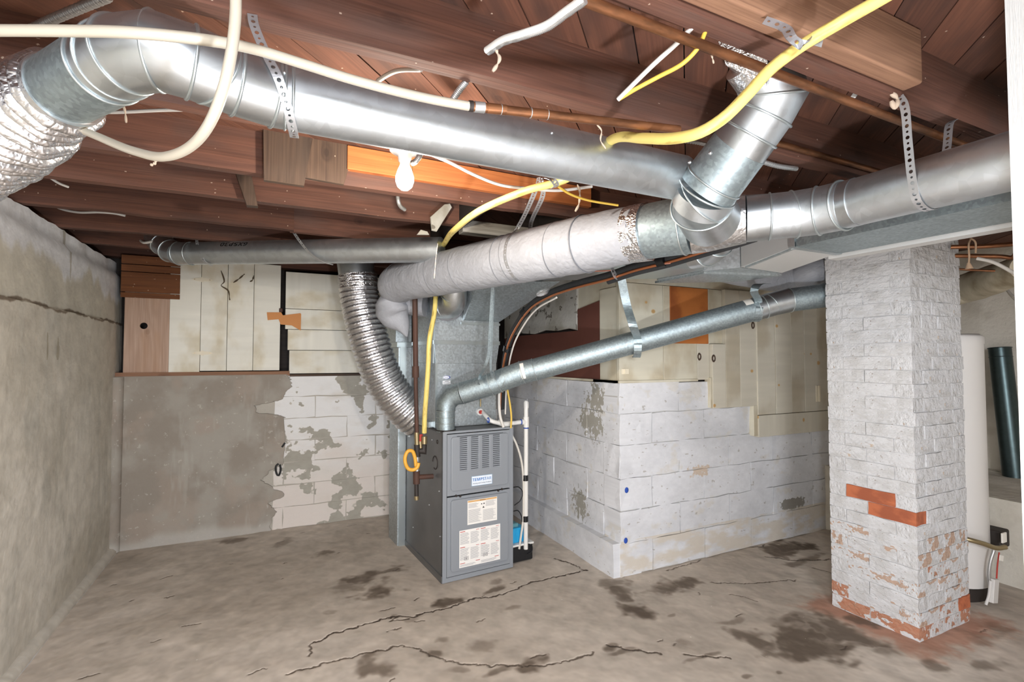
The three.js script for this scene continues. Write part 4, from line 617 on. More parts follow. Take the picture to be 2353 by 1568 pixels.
{ // round take-off and elbow from the plenum face up behind the wrapped duct
  const a = pZ(1010, 705, -3.43), b = pZ(1040, 700, -3.3), c = pZ(1045, 660, -3.22), d = pZ(1048, 610, -3.18);
  const t = thing('takeoff_elbow', 'shiny short round elbow leaving the plenum behind the wrapped duct', 'duct', a);
  part(t, 'elbow', tube([a, b, c, d], 0.085, { n: 24, seg: 24 }), M.duct2); part(t, 'bead', ring(b.clone().lerp(c, 0.5), c.clone().sub(b), 0.087, 0.004), M.flange); part(t, 'bead', ring(a.clone().lerp(b, 0.5), b.clone().sub(a), 0.087, 0.004), M.flange);
}
{ // return air drop behind and left of the furnace
  const t = thing('return_drop', 'tall galvanised return air duct standing on the floor behind the furnace', 'duct', loc2(-0.055, 0, -0.8), undefined, TURN);
  local(t, 'case', uvBox(rbox(-0.01, 0.3, 0, 1.6, -0.24, -0.005, 0.003), 'y'), M.spangle);
  local(t, 'corner_flange', box(0.0, 0.05, 0, 1.6, -0.004, 0.012), M.flange); local(t, 'drive_cleat', box(-0.03, 0.12, 1.6, 1.64, -0.28, 0.02), M.flange);
  local(t, 'upper_case', uvBox(rbox(-0.035, 0.1, 1.64, 1.88, -0.28, 0.0, 0.003), 'y'), M.spangle);
}
// ---------------------------------------------------------------- supply trunk overhead
const HT = 2.0;
{
  const t = thing('rectangular_duct', 'rectangular galvanised supply trunk running under the joists to the right', 'duct', V3(2.1, HT, -2.0));
  const W2 = (x, y, z) => V3(x, y, z);
  const pl = (x, y, z) => loc2(x, y, z);
  part(t, 'sloped_transition', hexa([pl(0.24, 1.79, -0.22), pl(0.24, 1.79, -0.195), pl(0.54, 1.79, -0.195), pl(0.54, 1.79, -0.22)], [W2(1.2, 2.0, -3.2), W2(1.19, 2.0, -2.95), W2(1.66, 2.0, -2.74), W2(1.7, 2.0, -3.1)]), M.spangle);
  part(t, 'angled_section', uvBox(prism([[1.19, -2.97], [1.46, -2.15], [2.17, -2.04], [2.14, -2.39]], HT, 2.2), 'x'), M.flange);
  part(t, 'cross_section', uvBox(prism([[2.172, -2.05], [2.27, -1.885], [2.64, -1.92], [2.6, -2.2], [2.19, -2.44], [2.145, -2.38]], HT - 0.003, 2.21), 'x'), M.spangle);
  part(t, 'offset_section', uvBox(prism([[2.27, -1.88], [2.07, -1.45], [2.385, -1.44], [2.645, -1.915]], HT, 2.2), 'z'), M.litGalv = std({ color: 0xd5d6d4, metalness: 0.35, roughness: 0.5 }));  // galvanised sheet coloured near white, its strong lighting painted in
  part(t, 'offset_seam', uvBox(prism([[2.275, -1.86], [2.08, -1.46], [2.095, -1.452], [2.29, -1.852]], HT - 0.006, HT), 'z'), M.spangle);
  part(t, 'long_section', uvBox(box(2.07, 2.395, HT, 2.2, -1.44, 0.6), 'z'), M.ductOld);
  part(t, 'end_cleat', merge([box(2.066, 2.4, HT - 0.004, HT + 0.02, -1.46, -1.43), box(2.062, 2.07, HT, 2.2, -1.46, -1.43)]), M.spangle);
  part(t, 'seam', box(2.066, 2.07, HT + 0.055, HT + 0.06, -1.44, 0.6), M.flange);
  part(t, 'cross_cleat', uvBox(hexa([W2(2.19, 1.985, -2.46), W2(2.19, 1.985, -2.06), W2(2.66, 1.985, -1.925), W2(2.6, 1.985, -2.2)], [W2(2.19, 1.998, -2.46), W2(2.19, 1.998, -2.06), W2(2.66, 1.998, -1.925), W2(2.6, 1.998, -2.2)]), 'x'), M.spangle);
  solo('white_board', 'long white painted board beside the rectangular trunk', 'board', box(2.41, 2.48, 1.985, 2.12, -1.5, 0.6), M.white);
}
{ // small round take-off with elbow on the cross section
  const a = pY(1612, 582, 2.03), t = thing('branch_takeoff', 'small round elbow on the trunk beside the black line set', 'duct', a);
  const p = [pW(1590, 588, 2.36), pW(1622, 582, 2.3), pW(1650, 560, 2.2), pW(1660, 530, 2.12)];
  part(t, 'elbow', tube(p, 0.062, { n: 20, seg: 20 }), M.duct2); part(t, 'bead', ring(p[1], p[2].clone().sub(p[0]), 0.064, 0.003), M.flange); part(t, 'bead', ring(p[2], p[3].clone().sub(p[1]), 0.064, 0.003), M.flange);
}
// ---------------------------------------------------------------- round ducts
const XA = V3(1, 0, 0), ZA = V3(0, 0, 1), YA = V3(0, 1, 0);
{ // long duct under the joist, gored elbow and foil flex at its left end
  const y = 2.146, z = -1.32, R = 0.0762, x1 = pZ(1562, 400, z).x, xs = pZ(668, 215, z).x;
  const t = thing('round_duct', 'long shiny galvanised round duct hung under the joists over the light bulb', 'duct', V3(0.6, y, z));
  part(t, 'pipe', tube([V3(xs, y, z), V3(x1, y, z)], R, { seg: 48 }), M.duct);
  part(t, 'crimped_pipe', tube([V3(0.0, y, z), V3(xs, y, z)], R - 0.0015, { seg: 48 }), M.duct2);
  part(t, 'bead', ring(V3(xs + 0.004, y, z), XA, R, 0.0035, 48), M.flange); part(t, 'bead', ring(V3(xs - 0.012, y, z), XA, R, 0.003, 48), M.flange);
  const P = [V3(0.0, y, z), V3(-0.08, 2.15, -1.303), V3(-0.165, 2.155, -1.272), V3(-0.225, 2.157, -1.262), V3(-0.285, 2.155, -1.3), V3(-0.335, 2.152, -1.365)];
  part(t, 'elbow', tube([V3(0.02, y, z), ...P], R, { seg: 40 }), M.duct2);
  for (let k = 0; k < 5; k++) { const d = P[k + 1].clone().sub(P[Math.max(0, k - 1)]); part(t, 'bead', ring(P[k], d, R + 0.001, 0.0036, 48), M.flange); if (k === 1 || k === 4) part(t, 'bead', ring(P[k].clone().lerp(P[k + 1], 0.45), P[k + 1].clone().sub(P[k]).add(V3(0.02, 0.015, 0.02)), R + 0.002, 0.0032, 48), M.flange); }
  const C = [P[5], V3(-0.415, 2.149, -1.475), V3(-0.505, 2.146, -1.59)]; part(t, 'sleeve', tube([C[0], C[2]], R + 0.0015, { seg: 40 }), M.ductOld); part(t, 'bead', ring(C[0], C[2].clone().sub(C[0]), R + 0.002, 0.003, 48), M.flange);
  part(t, 'seam', box(-0.04, 0.04, -0.0015, 0.0015, -0.004, 0.004).translate(0, 0, 0).rotateY(0.9).translate(-0.4, 2.2, -1.39), M.flange);
  for (const px of [652, 590, 1240]) part(t, 'screw', new THREE.SphereGeometry(0.0045, 8, 6).translate(pZ(px, 190, z).x, y + 0.02, z + R - 0.003), M.screw);
  const f = thing('foil_flex_duct', 'crinkled silver foil flex duct joined to the gored elbow by the left wall', 'flex duct', V3(-0.6, 2.0, -1.75));
  const fp = [V3(-0.455, 2.147, -1.527), V3(-0.53, 2.14, -1.62), V3(-0.62, 2.12, -1.73), V3(-0.74, 2.08, -1.86), V3(-0.9, 2.02, -1.98), V3(-1.05, 1.98, -2.05)];
  part(f, 'flex_hose', tube(fp, (t2, l) => 0.083 + 0.03 * sst(0.05, 0.3, t2) + 0.014 * Math.abs(Math.sin(l * Math.PI / 0.032)), { n: 340, seg: 40, uvR: 0.1, lump: (l, a) => 0.045 * Math.sin(a * 5 + l * 60) * Math.sin(a * 3 - l * 31) }), M.foilHose);
  part(f, 'tape_band', tube([fp[0].clone().lerp(fp[1], -0.15), fp[0].clone().lerp(fp[1], 0.75)], 0.0845, { seg: 32 }), M.foilTape);
}
{ const a = V3(-0.455, 2.147, -1.527), b = V3(-0.56, 2.136, -1.655); const f = scene.getObjectByName('foil_flex_duct'), d = b.clone().sub(a).normalize(), up = YA.clone().addScaledVector(d, -d.y).normalize(), out = V3().crossVectors(up, d).normalize(), pos = [], idx = [], N = 10; if (out.z < 0) out.negate();
  for (let i = 0; i <= N; i++) for (const e of [0, 1]) { const q = mix(0.35, 1.35, i / N), p = a.clone().lerp(b, e * 0.62 + 0.02).addScaledVector(out, Math.cos(q) * 0.0885).addScaledVector(up, Math.sin(q) * 0.0885); pos.push(p.x, p.y, p.z); }
  for (let i = 0; i < N; i++) idx.push(2 * i, 2 * i + 1, 2 * i + 2, 2 * i + 1, 2 * i + 3, 2 * i + 2);
  const g = new THREE.BufferGeometry(); g.setAttribute('position', new THREE.Float32BufferAttribute(pos, 3)); g.setIndex(idx); uvBox(g); g.computeVertexNormals(); part(f, 'paper_label', g, std({ color: 0xa88f80, roughness: 0.5 }), 'brownish paper label under clear film'); }
{ // duct wrapped in white insulation, coming from the plenum
  const a = V3(0.765, 2.045, -3.66), b = V3(1.43, 2.05, -1.69), at = (s) => a.clone().lerp(b, s);
  const t = thing('insulated_duct', 'thick round duct wrapped in white insulation and tape running from the furnace', 'duct', V3(1.1, 1.92, -2.7));
  const P = [V3(1.04, 1.93, -3.6), V3(0.93, 1.955, -3.67), V3(0.85, 2.0, -3.66), V3(0.808, 2.035, -3.56), at(0.12), at(0.25), at(0.4), at(0.55), at(0.7), at(0.84), at(0.93), at(1)];
  const n1 = noise(311, 40, 12);
  part(t, 'wrap', tube(P, (s) => (s < 0.14 ? mix(0.115, 0.134, s / 0.14) : s > 0.84 ? mix(0.136, 0.121, (s - 0.84) / 0.16) : 0.135), { n: 140, seg: 44, uvR: 0.13, lump: (l, q) => 0.016 * (n1(l / 2.4, q / 6.2832) - 0.5) + 0.006 * Math.sin(l * 40 + 2 * Math.sin(q)) }), M.wrap);
  for (const [s, tx, tz, w] of [[0.08, 0.1, 0, 0.0022], [0.27, 0.3, 0.2, 0.002], [0.3, 0.34, 0.1, 0.002], [0.43, -0.1, 0.25, 0.002], [0.6, 0.12, 0, 0.0025], [0.63, 0.3, 0.15, 0.002], [0.78, 0.15, -0.2, 0.0022], [0.86, 0.05, 0, 0.003]]) part(t, 'cord', ring(at(s), b.clone().sub(a).normalize().add(V3(tx * 0.4, tz * 0.4, 0)), 0.1362, w, 48), M.wrap);
  part(t, 'mastic_seal', tube([pW(893, 668, 3.66), pW(897, 688, 3.66), pW(903, 706, 3.66), pW(911, 730, 3.66), pW(924, 750, 3.64), pW(935, 774, 3.62)], [0.03, 0.12, 0.13, 0.095, 0.05, 0.006], { n: 30, seg: 20, lump: (l, q) => 0.07 * Math.sin(q * 3 + l * 20) }), M.mastic, 'white mastic sealing the joint');
  // tee, with foil tape, reducer and the elbow into the next duct
  const u = thing('duct_tee', 'galvanised tee wrapped with foil tape between the insulated duct and right-hand duct', 'duct', V3(1.56, 1.94, -1.5));
  const c0 = V3(1.415, 2.05, -1.735), c1 = V3(1.48, 2.05, -1.585), c2 = V3(1.53, 2.05, -1.5), c3 = V3(1.655, 2.05, -1.345), c4 = V3(1.71, 2.05, -1.285), c5 = V3(1.765, 2.05, -1.225), c6 = V3(1.803, 2.05, -1.155), c7 = V3(1.818, 2.05, -1.075);
  part(u, 'foil_tape', tube([c0, c0.clone().lerp(c1, 0.5)], 0.124, { seg: 40, lump: (l, q) => 0.012 * Math.sin(q * 11 + l * 90) }), M.foil); part(u, 'collar', tube([c0.clone().lerp(c1, 0.45), c1, c2], 0.116, { seg: 40 }), M.ductOld); part(u, 'bead', ring(c1.clone().lerp(c2, 0.7), c2.clone().sub(c1), 0.1175, 0.004, 48), M.flange);
  part(u, 'tee_body', tube([c2, c2.clone().lerp(c3, 0.3), c2.clone().lerp(c3, 0.75), c3], [0.117, 0.115, 0.1, 0.092], { seg: 40, lump: (l, q) => 0.014 * Math.sin(q * 9 + l * 50) * Math.sin(l * 70 - q * 2) }), M.foilTape);
  part(u, 'reducer', tube([c3, c4], [0.09, 0.086], { seg: 40 }), M.duct2); part(u, 'elbow', tube([c4, c5, c6, c7], 0.086, { seg: 40 }), M.duct);
  for (const [c, d] of [[c4, c5.clone().sub(c3)], [c5, c6.clone().sub(c4).add(V3(0.05, 0.03, 0))], [c6, c7.clone().sub(c5)], [c7, ZA]]) part(u, 'bead', ring(c, d, 0.088, 0.0036, 48), M.flange);
  const w = thing('round_duct', 'galvanised round duct with bright streak in a perforated strap above the rectangular trunk', 'duct', V3(1.82, 1.97, -0.3));
  part(w, 'pipe', tube([c7.clone().add(V3(0.002, 0, 0.01)), V3(1.825, 2.05, 0.7)], 0.081, { seg: 48 }), M.duct); part(w, 'crimp', tube([c7, c7.clone().add(V3(0, 0, 0.05))], 0.0825, { seg: 48 }), M.duct2);
  // branch rising from the tee to the boot between the joists
  const v = thing('branch_duct', 'shiny branch duct rising from the tee to a foil boot between joists', 'duct', pW(1640, 440, 1.7));
  const b0 = pW(1632, 505, 1.86), b1 = pW(1612, 470, 1.75), b2 = pW(1625, 437, 1.7), b3 = pW(1700, 338, 1.6), b4 = pW(1722, 306, 1.575), b5 = pW(1752, 262, 1.545), b6 = pW(1777, 215, 1.52), b7 = pW(1762, 168, 1.5), b8 = pW(1722, 128, 1.48);
  part(v, 'collar', tube([b0, b1], [0.105, 0.101], { seg: 40 }), M.duct2); part(v, 'elbow_gore', tube([b1, b2], 0.1, { seg: 40 }), M.duct); part(v, 'pipe', tube([b2, b3], [0.099, 0.092], { seg: 48 }), M.ductOld); part(v, 'pipe', tube([b3.clone().lerp(b2, 0.05), b4], 0.091, { seg: 48 }), M.duct2);
  part(v, 'elbow', tube([b3.clone().lerp(b4, 0.8), b4, b5, b6, b7], 0.0903, { seg: 40 }), M.duct); part(v, 'collar', tube([b7.clone().lerp(b6, 0.1), b8], [0.0895, 0.08], { seg: 40 }), M.foilTape);
  for (const [c, d, r] of [[b1, b2.clone().sub(b0), 0.103], [b2, b3.clone().sub(b1), 0.102], [b2.clone().lerp(b1, 0.5), b2.clone().sub(b1).add(V3(0.03, 0, 0.03)), 0.103], [b4, b5.clone().sub(b3), 0.093], [b5, b6.clone().sub(b4), 0.093], [b6, b7.clone().sub(b5), 0.0925], [b2.clone().lerp(b3, 0.22), b3.clone().sub(b2), 0.098]]) part(v, 'bead', ring(c, d, r, 0.0038, 48), M.flange);
  for (const [px, py, q] of [[1632, 352, 1.52], [1585, 373, 1.62], [1718, 400, 1.6]]) part(v, 'screw', new THREE.SphereGeometry(0.006, 8, 6).translate(...pW(px, py, q).toArray()), M.screw);
  // boot
  const q0 = pW(1790, 150, 1.42), bt = [pW(1640, 62, 1.42), pW(1765, 108, 1.36), pW(1800, 142, 1.5), pW(1690, 95, 1.55)], bb = [pW(1668, 150, 1.44), pW(1760, 196, 1.42), pW(1788, 205, 1.53), pW(1690, 170, 1.56)];
  part(v, 'boot', hexa(bb, bt), M.foil);
}
{ // small duct along the back wall
  const a = pW(1014, 574, 3.12), b = pW(412, 583, 3.5), d = a.clone().sub(b).normalize(), R = 0.0785;
  const t = thing('round_duct', 'smaller dull round duct along the back with handwritten size mark', 'duct', a.clone().lerp(b, 0.5));
  const pg = tube([a, b], R, { seg: 48 }); part(t, 'pipe', pg, M.duct);
  const e = [b, pW(392, 577, 3.56), pW(374, 562, 3.62), pW(352, 546, 3.66), pW(318, 536, 3.74)];
  part(t, 'elbow', tube(e.slice(0, 4), R - 0.0005, { seg: 36 }), M.duct2); part(t, 'foil_end', tube([e[3], e[4]], R, { seg: 36 }), M.foilTape);
  for (let k = 0; k < 4; k++) { part(t, 'bead', ring(e[k], e[k + 1].clone().sub(e[Math.max(0, k - 1)].equals(e[k]) ? a : e[Math.max(0, k - 1)]), R + 0.001, 0.0034, 40), M.flange); }
  part(t, 'bead', ring(pW(440, 583, 3.46), d, R, 0.003, 40), M.flange);
  // marker writing, upside down as on the pipe
  const tx = canvasTex(512, 128, (x, w, h) => { x.clearRect(0, 0, w, h); x.fillStyle = '#16181a'; x.font = 'bold 104px sans-serif'; x.fillText('6X5P30', 40, 104, 430); });
  const wr = []; const c0 = pW(545, 562, 3.4), up = V3(0, 1, 0), face = V3(0, 0.45, 1).normalize();
  const N = 10, segs = 8, L = 0.3, pos = [], uv = [], idx = []; const mid = a.clone().lerp(b, (c0.clone().sub(a).dot(b.clone().sub(a))) / a.distanceToSquared(b));
  const nrm = V3(0, 1, 0).addScaledVector(d, -d.y).normalize(), out = V3().crossVectors(d, nrm).normalize(); if (out.z < 0) out.negate();
  for (let i = 0; i <= segs; i++) for (let j = 0; j <= N; j++) { const ang = mix(0.2, 0.95, i / segs), s = (j / N - 0.5) * L, p = mid.clone().addScaledVector(d, s).addScaledVector(out, Math.cos(ang) * (R + 0.0008)).addScaledVector(nrm, Math.sin(ang) * (R + 0.0008)); pos.push(p.x, p.y, p.z); uv.push(1 - j / N, 1 - i / segs); }
  for (let i = 0; i < segs; i++) for (let j = 0; j < N; j++) { const q = i * (N + 1) + j; idx.push(q, q + 1, q + N + 1, q + 1, q + N + 2, q + N + 1); }
  const g = new THREE.BufferGeometry(); g.setAttribute('position', new THREE.Float32BufferAttribute(pos, 3)); g.setAttribute('uv', new THREE.Float32BufferAttribute(uv, 2)); g.setIndex(idx); g.computeVertexNormals();
  const mm = std({ map: tx, roughness: 0.6, transparent: true }); mm.alphaTest = 0.5; part(t, 'marker_writing', g, mm, 'size written in black marker, upside down');
}
{ // foil flex against the back wall
  const f = thing('foil_flex_duct', 'ribbed silver flex duct curving down the back wall to the return drop', 'flex duct', V3(0.8, 1.1, -4.0));
  const P = [pW(822, 632, 3.95), pW(826, 680, 3.95), pW(838, 740, 3.93), pW(858, 810, 3.92), pW(884, 875, 3.95), pW(925, 935, 4.0), pW(985, 985, 4.1)];
  part(f, 'flex_hose', tube(P, (t, l) => 0.136 + 0.016 * Math.abs(Math.sin(l * Math.PI / 0.042)) ** 0.7, { n: 420, seg: 40, uvR: 0.14, lump: (l, a) => 0.006 * Math.sin(a * 7 + l * 55) }), M.foilRib);
  part(f, 'collar', tube([pW(815, 596, 3.95), pW(822, 640, 3.95)], 0.138, { seg: 36 }), M.duct2); part(f, 'tape_band', tube([pW(821, 632, 3.95), pW(824, 662, 3.95)], 0.149, { seg: 36, lump: (l, a) => 0.02 * Math.sin(a * 9) }), M.foil);
}
{ // old insulated duct by the chimney and beyond it
  const t = thing('insulated_duct', 'dingy white insulated pipe bending up behind the chimney under the trunk', 'duct', V3(2.9, 1.85, -2.6));
  part(t, 'wrap', tube([pW(1560, 596, 3.3), pW(1640, 612, 3.35), pW(1740, 632, 3.45), pW(1800, 641, 3.5), pW(1832, 640, 3.48), pW(1860, 628, 3.4), pW(1905, 615, 3.35)], 0.095, { n: 60, seg: 28, lump: (l, a) => 0.012 * Math.sin(l * 30 + a * 2) }), M.wrap);
  const u = thing('insulated_duct', 'stained beige insulated pipe right of the chimney under the copper lines', 'duct', pW(2260, 655, 3.1));
  part(u, 'wrap', tube([pW(2150, 672, 3.6), pW(2200, 668, 3.5), pW(2222, 662, 3.45), pW(2290, 640, 3.1), pW(2360, 615, 2.8)], [0.1, 0.1, 0.095, 0.085, 0.075], { n: 40, seg: 28, lump: (l, a) => 0.02 * Math.sin(l * 26 + a * 2) }), M.oldWrap);
}
// ---------------------------------------------------------------- flue pipe
const FA = V3(1.108, 0, -3.365), FE = V3(3.2, 0, -2.05), fv = (x, y) => pV(x, y, FA, FE);
{
  const t = thing('flue_pipe', 'galvanised flue pipe rising from the furnace with elbows to the chimney', 'flue', V3(1.108, 1.01, -3.365));
  const p0 = V3(FA.x, 1.0, FA.z), p1 = V3(FA.x, 1.145, FA.z), p2 = fv(1034, 914), p3 = fv(1062, 904), p4 = fv(1128, 884), p5 = fv(1160, 871), p6 = fv(1200, 856), p7 = fv(1228, 850), p8 = fv(1738, 710), p9 = fv(1772, 700), p10 = fv(1815, 690), p11 = fv(1890, 680), p12 = fv(1960, 662);
  part(t, 'riser', tube([p0, p1], 0.0635, { seg: 40 }), M.ductOld); part(t, 'elbow', tube([p1, V3(FA.x + 0.004, 1.19, FA.z), p2.clone().add(V3(0.015, 0.01, 0)), p3], [0.0655, 0.067, 0.07, 0.076], { seg: 40 }), M.ductOld);
  part(t, 'pipe', tube([p3, p4], 0.0755, { seg: 40 }), M.ductOld); part(t, 'elbow', tube([p4, p5, p6, p7], [0.0775, 0.078, 0.078, 0.077], { seg: 40 }), M.ductOld); part(t, 'pipe', tube([p7, p8], 0.0755, { seg: 48 }), M.ductOld);
  part(t, 'elbow', tube([p8, p9, p10], 0.0775, { seg: 40 }), M.duct2); part(t, 'pipe', tube([p10, p11, p12], 0.0765, { seg: 40 }), M.ductOld);
  for (const [c, d, r] of [[p3, p4.clone().sub(p3), 0.077], [p4, p5.clone().sub(p3), 0.079], [p4.clone().lerp(p5, 0.55), p5.clone().sub(p4), 0.079], [p5, p6.clone().sub(p4).add(V3(0.1, -0.2, 0)), 0.0795], [p6, p7.clone().sub(p5), 0.0795], [p7, p8.clone().sub(p7), 0.0785], [p8, p9.clone().sub(p8), 0.079], [p8.clone().lerp(p9, 0.5), p9.clone().sub(p8), 0.079], [p9, p10.clone().sub(p8).add(V3(0.05, 0.1, 0)), 0.079], [p10, p11.clone().sub(p10), 0.0785], [V3(FA.x, 1.06, FA.z), YA, 0.0645], [V3(FA.x, 1.1, FA.z), YA, 0.0645], [p1, YA, 0.0665]]) part(t, 'bead', ring(c, d, r, 0.003, 40), M.flange);
  const lab = (a, b, s, ang, w, h) => { const d = b.clone().sub(a).normalize(), c = a.clone().lerp(b, s), up = YA.clone().addScaledVector(d, -d.y).normalize(), out = V3().crossVectors(d, up).normalize(); const N = 8, pos = [], idx = []; for (let i = 0; i <= N; i++) for (const e of [-1, 1]) { const q = ang + (i / N - 0.5) * h, p = c.clone().addScaledVector(d, e * w / 2).addScaledVector(out, Math.cos(q) * 0.0785).addScaledVector(up, Math.sin(q) * 0.0785); pos.push(p.x, p.y, p.z); } for (let i = 0; i < N; i++) idx.push(2 * i, 2 * i + 1, 2 * i + 2, 2 * i + 1, 2 * i + 3, 2 * i + 2); const g = new THREE.BufferGeometry(); g.setAttribute('position', new THREE.Float32BufferAttribute(pos, 3)); g.setIndex(idx); uvBox(g); g.computeVertexNormals(); part(t, 'paper_label', g, M.paper, 'cream paper sticker'); };
  lab(p6, p7, 0.1, 0.15, 0.03, 1.5); lab(p7, p8, 0.965, 0.9, 0.05, 0.8);
  part(t, 'roof_ring', ring(p0.clone().setY(1.012), YA, 0.067, 0.004), M.ironDark);
}
// ---------------------------------------------------------------- hanger straps
const hs = 'perforated metal hanger straps';
{
  const y = 2.146, z = -1.32, R = 0.084, x = pY(580, 36, HJ).x, s = solo('hanger_strap', 'perforated strap hanging the long round duct, nailed to the joist in front of it', 'strap', ribbon([V3(x, HJ - 0.001, -1.272), V3(x + 0.004, HJ - 0.03, -1.262), V3(x + 0.03, 2.2, -1.246), V3(x + 0.055, y, z + R + 0.001), V3(x + 0.075, y - 0.05, z + 0.063), V3(x + 0.09, y - R, z + 0.01), V3(x + 0.095, y - R - 0.001, z - 0.03)], XA, 0.021, 0.0012, { holes: 0.015 }), M.strap);
  const zz = -0.825, xc = 1.82, yc = 2.05, r = 0.083; solo('hanger_strap', 'perforated strap looped under the right-hand round duct from the sistered joist', 'strap', ribbon([V3(1.7, HJ - 0.001, zz - 0.01), V3(1.705, HJ - 0.03, zz), V3(1.722, 2.15, zz), V3(xc - r, yc, zz), V3(xc - 0.06, yc - 0.062, zz), V3(xc, yc - r - 0.001, zz), V3(xc + 0.06, yc - 0.062, zz), V3(xc + r + 0.002, yc, zz), V3(1.97, 2.2, zz - 0.01), V3(2.0, HJ - 0.02, zz - 0.014), V3(2.03, HJ - 0.002, zz - 0.015)], ZA, 0.024, 0.0012, { holes: 0.017 }), M.strap);
  const A2 = pW(450, 518, 3.42), B2 = pW(453, 560, 3.4), C2 = pW(458, 580, 3.385), D2 = pW(472, 604, 3.4), E2 = pW(488, 611, 3.44); solo('hanger_strap', 'perforated strap near the elbow of the back duct, hung from a brown joist', 'strap', ribbon([A2, B2, C2, D2, E2], pW(560, 578, 3.3).sub(C2), 0.022, 0.0012, { holes: 0.016 }), M.strap);
  solo('hanger_strap', 'perforated strap slanting down around the middle of the back duct', 'strap', ribbon([pW(672, 530, 3.22), pW(690, 556, 3.2), pW(712, 582, 3.2), pW(740, 602, 3.21), pW(765, 609, 3.25)], pW(760, 578, 3.1).sub(pW(700, 578, 3.2)), 0.02, 0.0012, { holes: 0.016 }), M.strap);
  // pair on the insulated duct
  const c = V3(0.765, 2.045, -3.66).lerp(V3(1.43, 2.05, -1.69), 0.66), ax = V3(0.665, 0, 1.97).normalize(), sd = V3(ax.z, 0, -ax.x), q = (a, r2) => c.clone().addScaledVector(sd, Math.cos(a) * r2).addScaledVector(YA, Math.sin(a) * r2);
  solo('hanger_strap', 'perforated strap carrying the white insulated duct beneath the orange plank', 'strap', ribbon([pY(1238, 408, HJ), pY(1238, 408, HJ).add(V3(-0.01, -0.04, 0.0)), q(1.9, 0.15), q(2.6, 0.1375), q(3.4, 0.137), q(4.2, 0.137), q(4.8, 0.137)], ax, 0.022, 0.0012, { holes: 0.016 }), M.strap);
  solo('hanger_strap', 'short perforated strap disappearing behind the white insulated duct', 'strap', ribbon([pY(1243, 410, HJ), pY(1243, 410, HJ).add(V3(0.012, -0.05, 0)), q(1.2, 0.16), q(0.6, 0.139), q(0, 0.138)], ax, 0.022, 0.0012, { holes: 0.016 }), M.strap);
  // solid straps on the flue
  const fd = FE.clone().sub(FA).normalize(), m1 = fv(1462, 795), m2 = fv(1735, 712), m3 = fv(1105, 888), up = YA, out = V3().crossVectors(fd, up).normalize(); const fw = (c2, a, r2 = 0.079) => c2.clone().addScaledVector(out, Math.cos(a) * r2).addScaledVector(up, Math.sin(a) * r2);
  const top1 = pY(1428, 640, 2.0);
  solo('pipe_strap', 'long plain metal strap looped around the middle of the flue pipe', 'strap', ribbon([top1, pW(1440, 700, 3.12), pW(1455, 750, 3.05), fw(m1, 0.5), fw(m1, 0), fw(m1, -0.6), fw(m1, -1.4), fw(m1, -2)], fd, 0.05, 0.0014), M.ductOld);
  solo('pipe_strap', 'plain metal strap holding up the flue pipe near the chimney', 'strap', ribbon([pW(1764, 652, 3.15), pW(1740, 655, 3.05), pW(1733, 668, 3.0), fw(m2, 0.6), fw(m2, 0), fw(m2, -0.8), fw(m2, -1.5)], fd, 0.045, 0.0014), M.ductOld);
  solo('pipe_strap', 'plain metal strap from the trunk down to the flue pipe beside the furnace', 'strap', ribbon([pW(1133, 642, 3.05), pW(1130, 690, 3.1), pW(1126, 760, 3.12), pW(1122, 818, 3.12), pW(1112, 848, 3.14), fw(m3, 1.0), fw(m3, 0.2)], XA, 0.02, 0.0014), M.ductOld);
  solo('pipe_strap', 'thin metal strap running parallel behind the strap beside the furnace', 'strap', ribbon([pW(1136, 650, 3.3), pW(1132, 720, 3.3), pW(1129, 800, 3.28), pW(1128, 850, 3.26), pW(1132, 868, 3.24)], XA, 0.016, 0.0014), M.ductOld);
}
// ---------------------------------------------------------------- light bulb
{
  const t = thing('bulb_lampholder', 'white porcelain lampholder with lit bare bulb and pull chain under a joist', 'lamp', V3(BULB.x, 2.1, BULB.z));
  const x = BULB.x, z = BULB.z, lathe = (pts) => new THREE.LatheGeometry(pts.map(([r, y]) => new THREE.Vector2(r, y)), 32).translate(x, 0, z);
  part(t, 'lampholder', lathe([[0, HJ], [0.056, HJ - 0.002], [0.056, HJ - 0.012], [0.04, HJ - 0.022], [0.026, HJ - 0.03], [0.024, HJ - 0.05], [0.02, HJ - 0.053]]), M.porcelain);
  const em = std({ color: 0xffffff, emissive: 0xfff4e2, emissiveIntensity: 2.2, roughness: 0.4 });
  part(t, 'bulb', lathe([[0.0165, HJ - 0.047], [0.0185, HJ - 0.065], [0.027, HJ - 0.084], [0.0345, HJ - 0.108], [0.0345, HJ - 0.126], [0.027, HJ - 0.146], [0.014, HJ - 0.157], [0.0, HJ - 0.16]]), em, 'glowing white glass');
  part(t, 'pull_chain', tube([V3(x + 0.028, HJ - 0.05, z), V3(x + 0.03, HJ - 0.14, z)], 0.0018, { seg: 6 }), M.brass);
  const p = [pW(968, 352, 1.82), pW(962, 362, 1.8), pW(955, 371, 1.8), pW(948, 375, 1.82)]; solo('flex_conduit', 'short bent metal conduit beside the lampholder', 'conduit', tube([pW(990, 342, 1.85), ...p], (s, l) => 0.0095 + 0.0012 * Math.sin(l * 1600), { n: 90, seg: 12 }), M.conduit);
}
